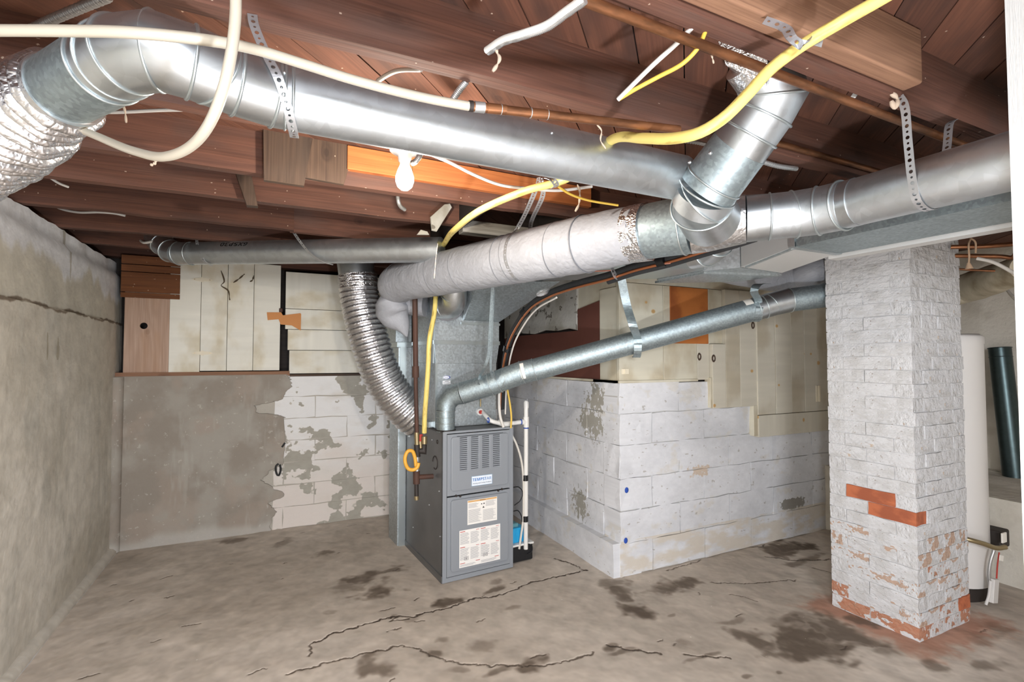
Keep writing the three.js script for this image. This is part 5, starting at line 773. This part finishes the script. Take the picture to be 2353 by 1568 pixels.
// ---------------------------------------------------------------- water pipes
{
  const px = (pts) => pts.map(([x, y, w]) => pW(x, y, w));
  const A = px([[-60, 70, 0.88], [0, 70, 0.88], [150, 71, 0.88], [300, 75, 0.88], [480, 93, 0.92], [580, 112, 0.98], [700, 148, 1.05], [800, 180, 1.1], [900, 207, 1.14], [990, 228, 1.18], [1082, 245, 1.2]]);
  solo('pex_pipe', 'white plastic water pipe crossing in front of the long round duct to a copper coupling', 'pipe', tube([V3(-1.08, 2.27, -1.45), V3(-0.8, 2.22, -1.35), ...A], (s) => mix(0.0088, 0.0108, s), { n: 110, seg: 14 }), M.pex);
  const cp = thing('copper_pipe', 'short copper pipe with soldered couplings joined to the white plastic pipe', 'pipe', pW(1300, 270, 1.3)); const c0 = pW(1080, 244, 1.2), c1 = pW(1560, 298, 1.4), cl = (s) => c0.clone().lerp(c1, s), cd = c1.clone().sub(c0);
  part(cp, 'pipe', tube([c0, c1], 0.0112, { seg: 16 }), M.copper); part(cp, 'crimp_ring', tube([cl(-0.005), cl(0.012)], 0.0128, { seg: 16 }), M.ironDark); part(cp, 'adapter', tube([cl(0.018), cl(0.06)], 0.0126, { seg: 16 }), M.conduit); part(cp, 'coupling', tube([cl(0.07), cl(0.15)], 0.0122, { seg: 16 }), M.copper); for (const s of [0.13, 0.26, 0.335]) part(cp, 'solder_ring', ring(cl(s), cd, 0.0112, 0.0016, 18), M.conduit); part(cp, 'coupling', tube([cl(0.26), cl(0.335)], 0.0124, { seg: 16 }), M.copper);
  const B = px([[542, -40, 0.86], [541, 40, 0.86], [530, 130, 0.86], [508, 220, 0.87], [478, 290, 0.9], [436, 338, 0.95], [380, 360, 1.0], [310, 348, 1.08], [220, 312, 1.2], [125, 271, 1.36], [60, 235, 1.45]]);
  solo('pex_pipe', 'white plastic water pipe hanging in a loop below the gored elbow', 'pipe', tube([pW(542, -40, 0.86).setY(2.48), pW(542, -40, 0.86).setY(2.3), ...B], 0.0092, { n: 110, seg: 14 }), M.pex);
  const k0 = pY(1300, -16, 2.272), k1 = pY(2260, 352, 2.272); const c2 = thing('copper_pipe', 'long copper pipe running under the sistered joist', 'pipe', k0.clone().lerp(k1, 0.5)); part(c2, 'pipe', tube([k0, k1], 0.0125, { seg: 16 }), M.copper);
  const ck = [pW(1925, 222, 1.66), pW(1938, 228, 1.64), pW(1957, 226, 1.62), pW(1968, 212, 1.62), pW(1968, 200, 1.63), pW(1985, 196, 1.64)]; solo('pipe_hook', 'white plastic hook clip on the long copper pipe', 'clip', ribbon(ck, V3(0.5, 0, 1), 0.014, 0.005), M.pvc);
  const k2 = pY(1740, 316, 2.33), k3 = pY(2030, 398, 2.33); solo('copper_pipe', 'dull copper pipe in the dark bay behind the branch duct', 'pipe', tube([k2, k3], 0.012, { seg: 12 }), M.copper);
  // beyond the chimney
  for (const [p, l] of [[[[2185, 568, 2.9], [2270, 566, 2.8], [2340, 560, 2.7]], 'upper copper pipe right of the chimney near the ceiling'], [[[2185, 588, 2.95], [2300, 590, 2.85], [2326, 592, 2.82], [2334, 583, 2.8], [2338, 550, 2.78]], 'lower copper pipe right of the chimney with a soldered bend'], [[[2190, 618, 3.1], [2260, 622, 3.0], [2345, 624, 2.9]], 'thin copper pipe right above the beige insulated pipe']]) solo('copper_pipe', l, 'pipe', tube(px(p), l.startsWith('thin') ? 0.007 : 0.0125, { n: 40, seg: 12 }), M.copper);
  solo('white_cable', 'thick white cable with black band right of the chimney', 'cable', tube(px([[2245, 594, 2.7], [2280, 602, 2.65], [2320, 622, 2.6], [2350, 640, 2.55]]), 0.009, { n: 30, seg: 10 }), M.romex); for (const q of [[2310, 660], [2312, 664]]) solo('white_cable', q[1] > 662 ? 'lower thin cable loop on the dark wall right of the chimney' : 'upper thin cable loop on the dark wall right of the chimney', 'cable', tube(px([[q[0], q[1], 3.4], [2330, q[1] + 22, 3.3], [2360, q[1] + 34 + (q[1] > 662 ? 6 : -8), 3.2]]), 0.008, { n: 20, seg: 8 }), M.romex, 'cable loops right of the chimney');
  const tw = thing('twine', 'knotted twine hanging from copper pipes right of the chimney', 'twine', pW(2230, 600, 2.7)); part(tw, 'strand', tube(px([[2231, 548, 2.72], [2226, 562, 2.7], [2227, 590, 2.7], [2226, 606, 2.7]]), 0.0045, { n: 20, seg: 7 }), M.twine); part(tw, 'strand', tube(px([[2231, 548, 2.72], [2241, 556, 2.7], [2242, 582, 2.7]]), 0.0045, { n: 20, seg: 7 }), M.twine); part(tw, 'frayed_end', tube([pW(2226, 604, 2.7), pW(2227, 618, 2.7)], [0.006, 0.018], { seg: 9 }), M.twine);
}
// ---------------------------------------------------------------- cables on the joists
{
  const px = (pts) => pts.map(([x, y, w]) => pW(x, y, w)), cab = (pts, r, label, m = M.romex) => solo('white_cable', label, 'cable', tube(px(pts), r, { n: 40, seg: 8 }), m);
  cab([[150, 250, 1.72], [200, 256, 1.72], [260, 258, 1.7], [380, 253, 1.68], [500, 252, 1.66]], 0.006, 'white cable stretched behind the gored elbow along a joist');
  cab([[-10, 325, 2.1], [20, 333, 2.1], [46, 343, 2.12]], 0.006, 'white cable stub entering a joist below the foil flex duct');
  cab([[104, 397, 2.35], [118, 410, 2.38], [135, 421, 2.4], [157, 430, 2.44]], 0.006, 'short white cable passing through the second brown joist');
  cab([[118, 469, 2.95], [140, 480, 2.95], [180, 488, 2.95], [230, 488, 2.95], [265, 491, 2.97], [288, 496, 2.99]], 0.007, 'white cable sagging along the back joist above the concrete wall');
  cab([[868, 186, 1.55], [890, 172, 1.52], [915, 162, 1.48], [968, 160, 1.42]], 0.007, 'white cable arching between boards above the long round duct');
  cab([[985, 353, 1.95], [1030, 372, 1.98], [1090, 402, 2.02], [1150, 425, 2.06], [1210, 433, 2.1], [1280, 438, 2.14], [1360, 429, 2.2]], 0.0065, 'white cable strung along the orange plank from the lampholder');
  cab([[314, 538, 3.6], [322, 552, 3.58], [332, 558, 3.55], [356, 554, 3.55]], 0.009, 'white cable hooked over the end of the back duct');
  cab([[914, 452, 2.5], [916, 465, 2.5], [920, 474, 2.52], [930, 482, 2.56]], 0.01, 'short grey cable end bent into a joist below the bulb', M.conduit);
  cab([[1610, 42, 1.2], [1560, 95, 1.22], [1500, 150, 1.26], [1420, 229, 1.34]], 0.0062, 'straight white cable running down to the joist beside the yellow one');
  solo('yellow_cable', 'yellow cable sagging beside the straight white one into the joist', 'cable', tube(px([[1640, 40, 1.22], [1622, 70, 1.22], [1605, 108, 1.22], [1570, 145, 1.24], [1510, 178, 1.28], [1460, 205, 1.31], [1422, 228, 1.34]]), 0.0055, { n: 50, seg: 8 }), M.yellowCable);
  solo('yellow_cable', 'thin yellow cable trailing from the gas pipe clip to the insulated duct', 'cable', tube(px([[1282, 428, 1.95], [1310, 446, 2.0], [1350, 460, 2.05], [1420, 472, 2.1]]), 0.005, { n: 30, seg: 8 }), M.yellowCable);
  const ar = thing('armored_cable', 'white armoured cable end poking through the big joist', 'cable', pW(1200, 80, 1.2)); const ap = px([[1342, -4, 1.02], [1300, 26, 1.06], [1255, 58, 1.1], [1200, 78, 1.13], [1155, 92, 1.17], [1118, 116, 1.22]]); part(ar, 'jacket', tube(ap, 0.0085, { n: 60, seg: 10 }), M.romex); part(ar, 'coiled_side', tube(ap.map((p) => p.clone().add(V3(0.004, -0.005, 0))), (s, l) => 0.0062 + 0.0012 * Math.sin(l * 1500), { n: 150, seg: 8 }), M.conduit);
  const fc = (pts, r, label) => solo('flex_conduit', label, 'conduit', tube(px(pts), (s, l) => r + r * 0.14 * Math.sin(l * 1150), { n: 160, seg: 12 }), M.conduit);
  fc([[-20, 98, 1.45], [60, 72, 1.4], [120, 45, 1.35], [180, 20, 1.3], [250, -8, 1.25]], 0.0115, 'ribbed metal conduit above the gored elbow in the corner'); fc([[1036, 236, 1.5], [1052, 212, 1.47], [1072, 186, 1.44]], 0.009, 'stub of ribbed metal conduit above the long round duct'); fc([[1560, 322, 1.9], [1600, 326, 1.9], [1680, 348, 1.95], [1780, 380, 2.0], [1830, 388, 2.05]], 0.009, 'ribbed metal conduit in the dark bay behind the branch duct');
}
// ---------------------------------------------------------------- gas line
{
  const px = (pts) => pts.map(([x, y, w]) => pW(x, y, w));
  const g = thing('gas_hose', 'yellow coated gas tubing looping from the ceiling to the furnace valve', 'gas pipe', pW(1000, 700, 3.2));
  part(g, 'tubing', tube([pW(2120, -60, 1.08).add(V3(0.06, 0.1, 0.05)), ...px([[2070, -30, 1.1], [2030, -5, 1.11], [1930, 52, 1.13], [1838, 108, 1.17], [1770, 160, 1.18], [1715, 220, 1.18], [1662, 272, 1.19], [1610, 304, 1.22], [1550, 318, 1.28], [1480, 318, 1.38], [1420, 316, 1.5], [1370, 350, 1.7], [1300, 412, 1.9], [1210, 438, 2.0], [1110, 480, 2.15], [1052, 522, 2.45], [1026, 552, 2.95], [1012, 588, 3.42], [1004, 640, 3.48], [1001, 680, 3.44], [998, 720, 3.38], [987, 780, 3.3], [984, 840, 3.33], [980, 900, 3.36], [976, 955, 3.4], [975, 995, 3.42]])], (s) => mix(0.0138, 0.0165, s), { n: 260, seg: 16 }), M.gasYellow);
  part(g, 'nut', orient(new THREE.CylinderGeometry(0.02, 0.02, 0.05, 6), pW(975, 1012, 3.42), YA), M.brass);
  const zc = pW(1838, 108, 1.17), s1 = [pW(1757, 46, 1.17), pW(1790, 58, 1.16), pW(1806, 66, 1.15), pW(1820, 88, 1.13), pW(1843, 104, 1.13), pW(1860, 90, 1.16), pW(1890, 97, 1.17)]; solo('gas_pipe_clip', 'perforated metal clip holding the yellow gas tubing to the sistered joist', 'clip', ribbon(s1, pW(1700, 215, 1.17).sub(pW(1760, 165, 1.17)), 0.022, 0.0014, { holes: 0.02 }), M.strap); solo('gas_pipe_clip', 'small bent metal clip on the yellow gas tubing by the orange plank', 'clip', ribbon(px([[1255, 408, 1.86], [1270, 414, 1.84], [1278, 424, 1.86], [1272, 432, 1.92]]), V3(1, 0.3, 0), 0.022, 0.0014, { holes: 0.014 }), M.strap);
  // black iron drop
  const zi = -3.42, v = (x, y) => pZ(x, y, zi), t = thing('gas_drop', 'rusty iron gas pipe with valve, drip leg and tee beside the furnace', 'gas pipe', v(958, 1145));
  part(t, 'pipe', tube([v(953, 640), v(955, 845)], 0.0185, { seg: 16 }), M.iron); part(t, 'coupling', tube([v(955, 842), v(955, 868)], 0.0235, { seg: 16 }), M.iron); part(t, 'pipe', tube([v(955, 866), v(958, 1000)], 0.0145, { seg: 16 }), M.iron);
  part(t, 'union', tube([v(958, 994), v(958, 1004), v(958, 1018), v(958, 1026)], [0.018, 0.019, 0.016, 0.02], { seg: 8 }), M.brass); part(t, 'tee', merge([tube([v(958, 1022), v(959, 1050)], 0.021, { seg: 14 }), tube([v(958, 1036), v(974, 1038), v(975, 1022)], 0.018, { seg: 14 })]), M.ironDark);
  const val = part(t, 'valve', merge([tube([v(966, 1014), v(966, 1030)], 0.014, { seg: 10 }), new THREE.SphereGeometry(0.02, 12, 8).translate(...v(959, 1040).toArray())]), M.brass); part(t, 'valve_handle', rbox(-0.012, 0.012, -0.04, 0.03, 0, 0.012, 0.004).translate(...v(967, 1008).toArray()), M.red, 'red valve handle');
  part(t, 'lower_pipe', tube([v(959, 1050), v(958, 1085)], 0.0165, { seg: 12 }), M.conduit); part(t, 'drip_tee', tube([v(957, 1083), v(957, 1112)], 0.0235, { seg: 14 }), M.iron); part(t, 'branch', tube([v(958, 1097), v(995, 1095)], 0.017, { seg: 14 }), M.iron); part(t, 'drip_leg', tube([v(957, 1110), v(957, 1146)], 0.015, { seg: 12 }), M.ironDark); part(t, 'cap', tube([v(957, 1140), v(957, 1149)], 0.017, { seg: 10 }), M.brass);
  // yellow connector ring
  const rr = [[951, 1070], [944, 1035], [930, 1045], [930, 1070], [938, 1081], [952, 1080], [960, 1070], [961, 1062], [956, 1058]]; solo('yellow_flex_connector', 'orange-yellow gas connector curled in a ring around the iron gas pipe', 'hose', tube([[956, 1072], [953, 1050], [947, 1037], [938, 1037], [931, 1050], [932, 1066], [939, 1078], [950, 1080], [959, 1074], [962, 1064]].map(([x, y], k) => pZ(x, y, zi + 0.04 + (k > 6 ? 0.015 : 0))), 0.0125, { n: 60, seg: 12 }), M.flexYellow);
}
// ---------------------------------------------------------------- refrigerant line set
{
  const L = (pts, dx = 0, dy = 0) => pts.map(([x, y, w]) => pW(x + dx, y + dy, w));
  const core = [[1740, 534, 2.0], [1690, 550, 2.05], [1620, 570, 2.15], [1540, 594, 2.3], [1460, 614, 2.45], [1400, 634, 2.6], [1330, 652, 2.8], [1270, 672, 3.0], [1225, 698, 3.2], [1195, 735, 3.38], [1172, 780, 3.52], [1160, 830, 3.6], [1154, 890, 3.65], [1152, 940, 3.68]];
  const t = thing('line_set', 'black insulated refrigerant lines with bare copper curving down to the coil box', 'pipe', pW(1300, 660, 2.9));
  part(t, 'foam_sleeve', tube(L(core), 0.022, { n: 120, seg: 16 }), M.foam, 'black foam insulation'); part(t, 'foam_sleeve', tube(L(core.slice(0, 6), -2, 14), 0.014, { n: 60, seg: 12 }), M.foam);
  part(t, 'copper_line', tube(L(core, -2, 8).map((p, i) => p.add(V3(-0.012, -0.004, 0.018))), 0.007, { n: 120, seg: 10 }), M.copperNew); part(t, 'thermostat_wire', tube(L(core.slice(7), 9, 12), 0.0062, { n: 60, seg: 8 }), M.romex); part(t, 'control_wire', tube([[1540, 605, 2.27], [1480, 612, 2.4], [1440, 618, 2.5], [1400, 622, 2.58], [1350, 624, 2.7]].map((a) => pW(...a)), 0.0035, { n: 30, seg: 6 }), std({ color: 0xb87a66, roughness: 0.5 }));
  const wrapAt = (x, y, w, d) => orient(new THREE.CylinderGeometry(0.031, 0.031, 0.04, 16), pW(x, y, w), d); part(t, 'tape', wrapAt(1522, 600, 2.32, pW(1540, 594, 2.3).sub(pW(1460, 614, 2.45))), M.blackTape); part(t, 'tape', wrapAt(1206, 718, 3.3, pW(1225, 698, 3.15).sub(pW(1195, 735, 3.22))), M.blackTape); part(t, 'tape', wrapAt(1166, 802, 3.55, pW(1172, 780, 3.28).sub(pW(1160, 830, 3.33))), M.blackTape);
  part(t, 'torn_foil', new THREE.SphereGeometry(0.04, 10, 6).scale(1.3, 0.5, 0.6).rotateZ(0.4).translate(...pW(1248, 672, 3.0).toArray()), M.foilTape);
  solo('line_set_clip', 'small perforated clip holding up the black line set', 'clip', ribbon([pW(1404, 610, 2.5), pW(1408, 622, 2.5), pW(1414, 634, 2.52), pW(1424, 640, 2.55)], V3(1, 0, -0.4), 0.03, 0.0014, { holes: 0.02 }), M.strap);
  solo('control_cable', 'beige thermostat cable hanging behind the flue to the furnace top', 'cable', tube([[1148, 880, 3.6], [1147, 930, 3.6], [1150, 960, 3.6], [1157, 982, 3.6]].map((a) => pW(...a)), 0.0105, { n: 30, seg: 8 }), M.romex); solo('control_cable', 'yellow wire behind the flue running down to the furnace top', 'cable', tube([[1165, 890, 3.6], [1172, 930, 3.6], [1175, 960, 3.58], [1174, 984, 3.58]].map((a) => pW(...a)), 0.007, { n: 30, seg: 8 }), M.yellowCable);
}
// ---------------------------------------------------------------- condensate drain and pump
{
  const zc = -3.36, v = (x, y) => pZ(x, y, zc), t = thing('condensate_pipe', 'white plastic condensate pipe with tee and blue primer rings beside the furnace', 'pipe', v(1208, 1262));
  part(t, 'riser', tube([v(1209, 935), v(1208, 1262)], 0.0165, { seg: 16 }), M.pvc); part(t, 'cap', tube([v(1209, 921), v(1209, 925), v(1209, 938)], [0.012, 0.0195, 0.0195], { seg: 16 }), M.pvc); part(t, 'tee', merge([tube([v(1209, 958), v(1209, 982)], 0.021, { seg: 16 }), tube([v(1209, 970), v(1199, 970)], 0.02, { seg: 16 })]), M.pvc);
  const a = loc2(0.385, 1.11, -0.17), b = v(1128, 967), c = v(1150, 973), d = v(1165, 974), e = v(1200, 970); part(t, 'arm', tube([a, b, c, d, e], 0.0158, { n: 30, seg: 14 }), M.pvc); part(t, 'elbow_fitting', tube([v(1145, 971), v(1160, 976), v(1172, 974)], 0.02, { n: 12, seg: 14 }), M.pvc); part(t, 'primer_ring', ring(v(1197, 970), XA, 0.0165, 0.0045, 18), M.primer); part(t, 'primer_ring', ring(v(1122, 966), XA, 0.0165, 0.0045, 18), M.primer); part(t, 'primer_ring', ring(v(1209, 984), YA, 0.0165, 0.0045, 18), M.primer);
  for (const y of [1098, 1192]) part(t, 'black_tape', tube([v(1207, y - 6), v(1207, y + 7)], 0.022, { seg: 14 }), M.blackTape);
  solo('drain_tube', 'thin clear drain hose taped along the white condensate pipe', 'hose', tube([v(1176, 1000), v(1186, 1020), v(1197, 1055), v(1202, 1095), v(1203, 1150), v(1202, 1195), v(1196, 1240), v(1193, 1262)], 0.0085, { n: 60, seg: 10 }), M.clearTube);
  const pb = V3(1.7, 0, -3.44), p = thing('condensate_pump', 'black condensate pump with bright blue motor cover behind the furnace', 'pump', pb, undefined, TURN);
  local(p, 'tank', rbox(-0.14, 0.095, 0.004, 0.125, -0.12, 0.075, 0.012, 2), M.black); local(p, 'lid', rbox(-0.145, 0.1, 0.12, 0.135, -0.125, 0.08, 0.004), M.pvc); local(p, 'motor_cover', rbox(-0.13, 0.045, 0.135, 0.245, -0.1, 0.05, 0.012, 2), M.blue, 'bright blue plastic cover'); for (let k = 0; k < 5; k++) local(p, 'cover_rib', box(-0.1 + k * 0.03, -0.09 + k * 0.03, 0.15, 0.235, 0.05, 0.054), M.blue); local(p, 'motor_top', rbox(-0.12, 0.0, 0.24, 0.275, -0.09, 0.03, 0.015, 2), std({ color: 0x5e8f96, roughness: 0.5 }));
  const pw = (pts, l) => solo('pump_cord', l, 'cord', tube(pts.map(([x, y]) => v(x, y)), 0.004, { n: 40, seg: 7 }), M.black); pw([[1212, 1250], [1222, 1254], [1222, 1268], [1212, 1274]], 'black cord loop at the right of the pump'); pw([[1180, 1120], [1192, 1120], [1201, 1132], [1196, 1150], [1182, 1162]], 'upper black cord between the furnace and the white pipe'); pw([[1180, 1175], [1190, 1174], [1198, 1186], [1200, 1200]], 'lower black cord between furnace and white pipe');
}
// ---------------------------------------------------------------- water heater and clutter beyond the chimney
{
  const c = V3(4.03, 0, -1.79), R = 0.225, t = thing('water_heater', 'tall off-white water heater half hidden behind the brick chimney', 'water heater', c), lathe = (pts) => new THREE.LatheGeometry(pts.map(([r, y]) => new THREE.Vector2(r, y)), 48);
  local(t, 'tank', lathe([[0, 0.09], [R, 0.09], [R, 1.6], [R - 0.01, 1.63]]), M.enamel); local(t, 'top', lathe([[R + 0.004, 1.6], [R + 0.004, 1.645], [R - 0.02, 1.665], [0, 1.67]]), M.enamel); local(t, 'base', lathe([[R - 0.015, 0], [R - 0.015, 0.09]]), M.ironDark, 'dark grey base ring');
  const g = thing('heater_gas_control', 'gas control box with wires on the front of the water heater', 'control', pW(2285, 1240, 3.15)); const q = (x, y, w) => pW(x, y, w);
  part(g, 'valve_body', rbox(-0.06, 0.06, -0.05, 0.06, -0.05, 0.05, 0.012, 2).translate(...q(2287, 1236, 3.2).toArray()), M.ironDark); part(g, 'label', rbox(-0.02, 0.035, -0.03, 0.03, 0, 0.01, 0.003).translate(...q(2303, 1236, 3.1).toArray()), M.paper); part(g, 'gas_tube', tube([q(2215, 1238, 3.0), q(2235, 1243, 2.98), q(2260, 1250, 2.98), q(2290, 1260, 3.0), q(2310, 1258, 3.02)], 0.014, { n: 30, seg: 12 }), M.brass, 'brass and steel gas tube');
  part(g, 'pilot_tube', tube([q(2284, 1265, 3.05), q(2276, 1290, 3.05), q(2272, 1320, 3.05), q(2274, 1345, 3.05)], 0.009, { n: 24, seg: 10 }), M.conduit); part(g, 'wire', tube([q(2296, 1270, 3.05), q(2292, 1300, 3.05), q(2290, 1330, 3.05)], 0.004, { n: 20, seg: 6 }), M.red); part(g, 'tag', rbox(-0.025, 0.025, -0.017, 0.017, 0, 0.004, 0.002).rotateZ(-0.3).translate(...q(2300, 1283, 3.05).toArray()), M.paper, 'small white tag'); part(g, 'igniter_box', rbox(-0.03, 0.03, -0.09, 0.05, -0.015, 0.015, 0.004).rotateZ(-0.2).translate(...q(2283, 1350, 3.05).toArray()), M.enamel); part(g, 'lead', tube([q(2276, 1335, 3.03), q(2272, 1370, 3.03), q(2265, 1390, 3.03)], 0.008, { n: 12, seg: 8 }), M.enamel);
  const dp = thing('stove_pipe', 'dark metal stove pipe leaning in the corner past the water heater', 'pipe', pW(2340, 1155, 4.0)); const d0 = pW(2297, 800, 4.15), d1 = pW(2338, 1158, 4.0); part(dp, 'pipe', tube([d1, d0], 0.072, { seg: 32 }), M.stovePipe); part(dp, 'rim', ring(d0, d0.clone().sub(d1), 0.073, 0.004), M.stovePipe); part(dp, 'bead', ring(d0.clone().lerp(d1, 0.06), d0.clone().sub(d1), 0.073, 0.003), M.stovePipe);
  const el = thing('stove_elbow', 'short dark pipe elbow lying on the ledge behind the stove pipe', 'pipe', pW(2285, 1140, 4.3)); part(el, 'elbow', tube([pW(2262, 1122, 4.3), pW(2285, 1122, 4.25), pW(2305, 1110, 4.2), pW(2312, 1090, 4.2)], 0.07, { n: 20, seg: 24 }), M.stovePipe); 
}
// ---------------------------------------------------------------- lint and cobweb strands
{
  const st = (pts, w, label, r = 0.0035) => solo('lint_strand', label, 'cobweb', tube(pts.map(([x, y]) => pW(x, y, w)), (s) => r * (0.5 + Math.abs(Math.sin(s * 9)) * 0.8), { n: 30, seg: 6 }), M.lint);
  st([[1140, 100], [1142, 120], [1148, 134], [1142, 150], [1132, 164]], 1.2, 'dusty lint hanging from the armoured cable end', 0.004); st([[278, 216], [281, 235], [287, 255], [290, 282]], 1.25, 'dusty thread hanging from the gored elbow', 0.0022); st([[357, 366], [357, 374], [346, 380]], 1.25, 'bit of lint under the looped white pipe', 0.003); st([[1327, 424], [1332, 440], [1330, 470], [1322, 486]], 2.1, 'knotted string hanging onto the insulated duct', 0.0045); st([[1370, 285], [1382, 300], [1380, 322], [1392, 342]], 1.32, 'thin lint strand in front of the long round duct', 0.002); st([[2044, 212], [2062, 228], [2056, 250], [2048, 232]], 1.5, 'clump of cobweb beside the perforated strap', 0.006); st([[1630, 110], [1636, 130], [1640, 146]], 1.25, 'wisp of lint below the copper pipe', 0.002); st([[1006, 560], [1002, 590], [998, 640]], 2.3, 'loose white string beside the yellow gas tubing', 0.0016);
}
scene.traverse((o) => { if (o.isMesh) { o.castShadow = true; o.receiveShadow = true; } });
renderer.render(scene, camera);
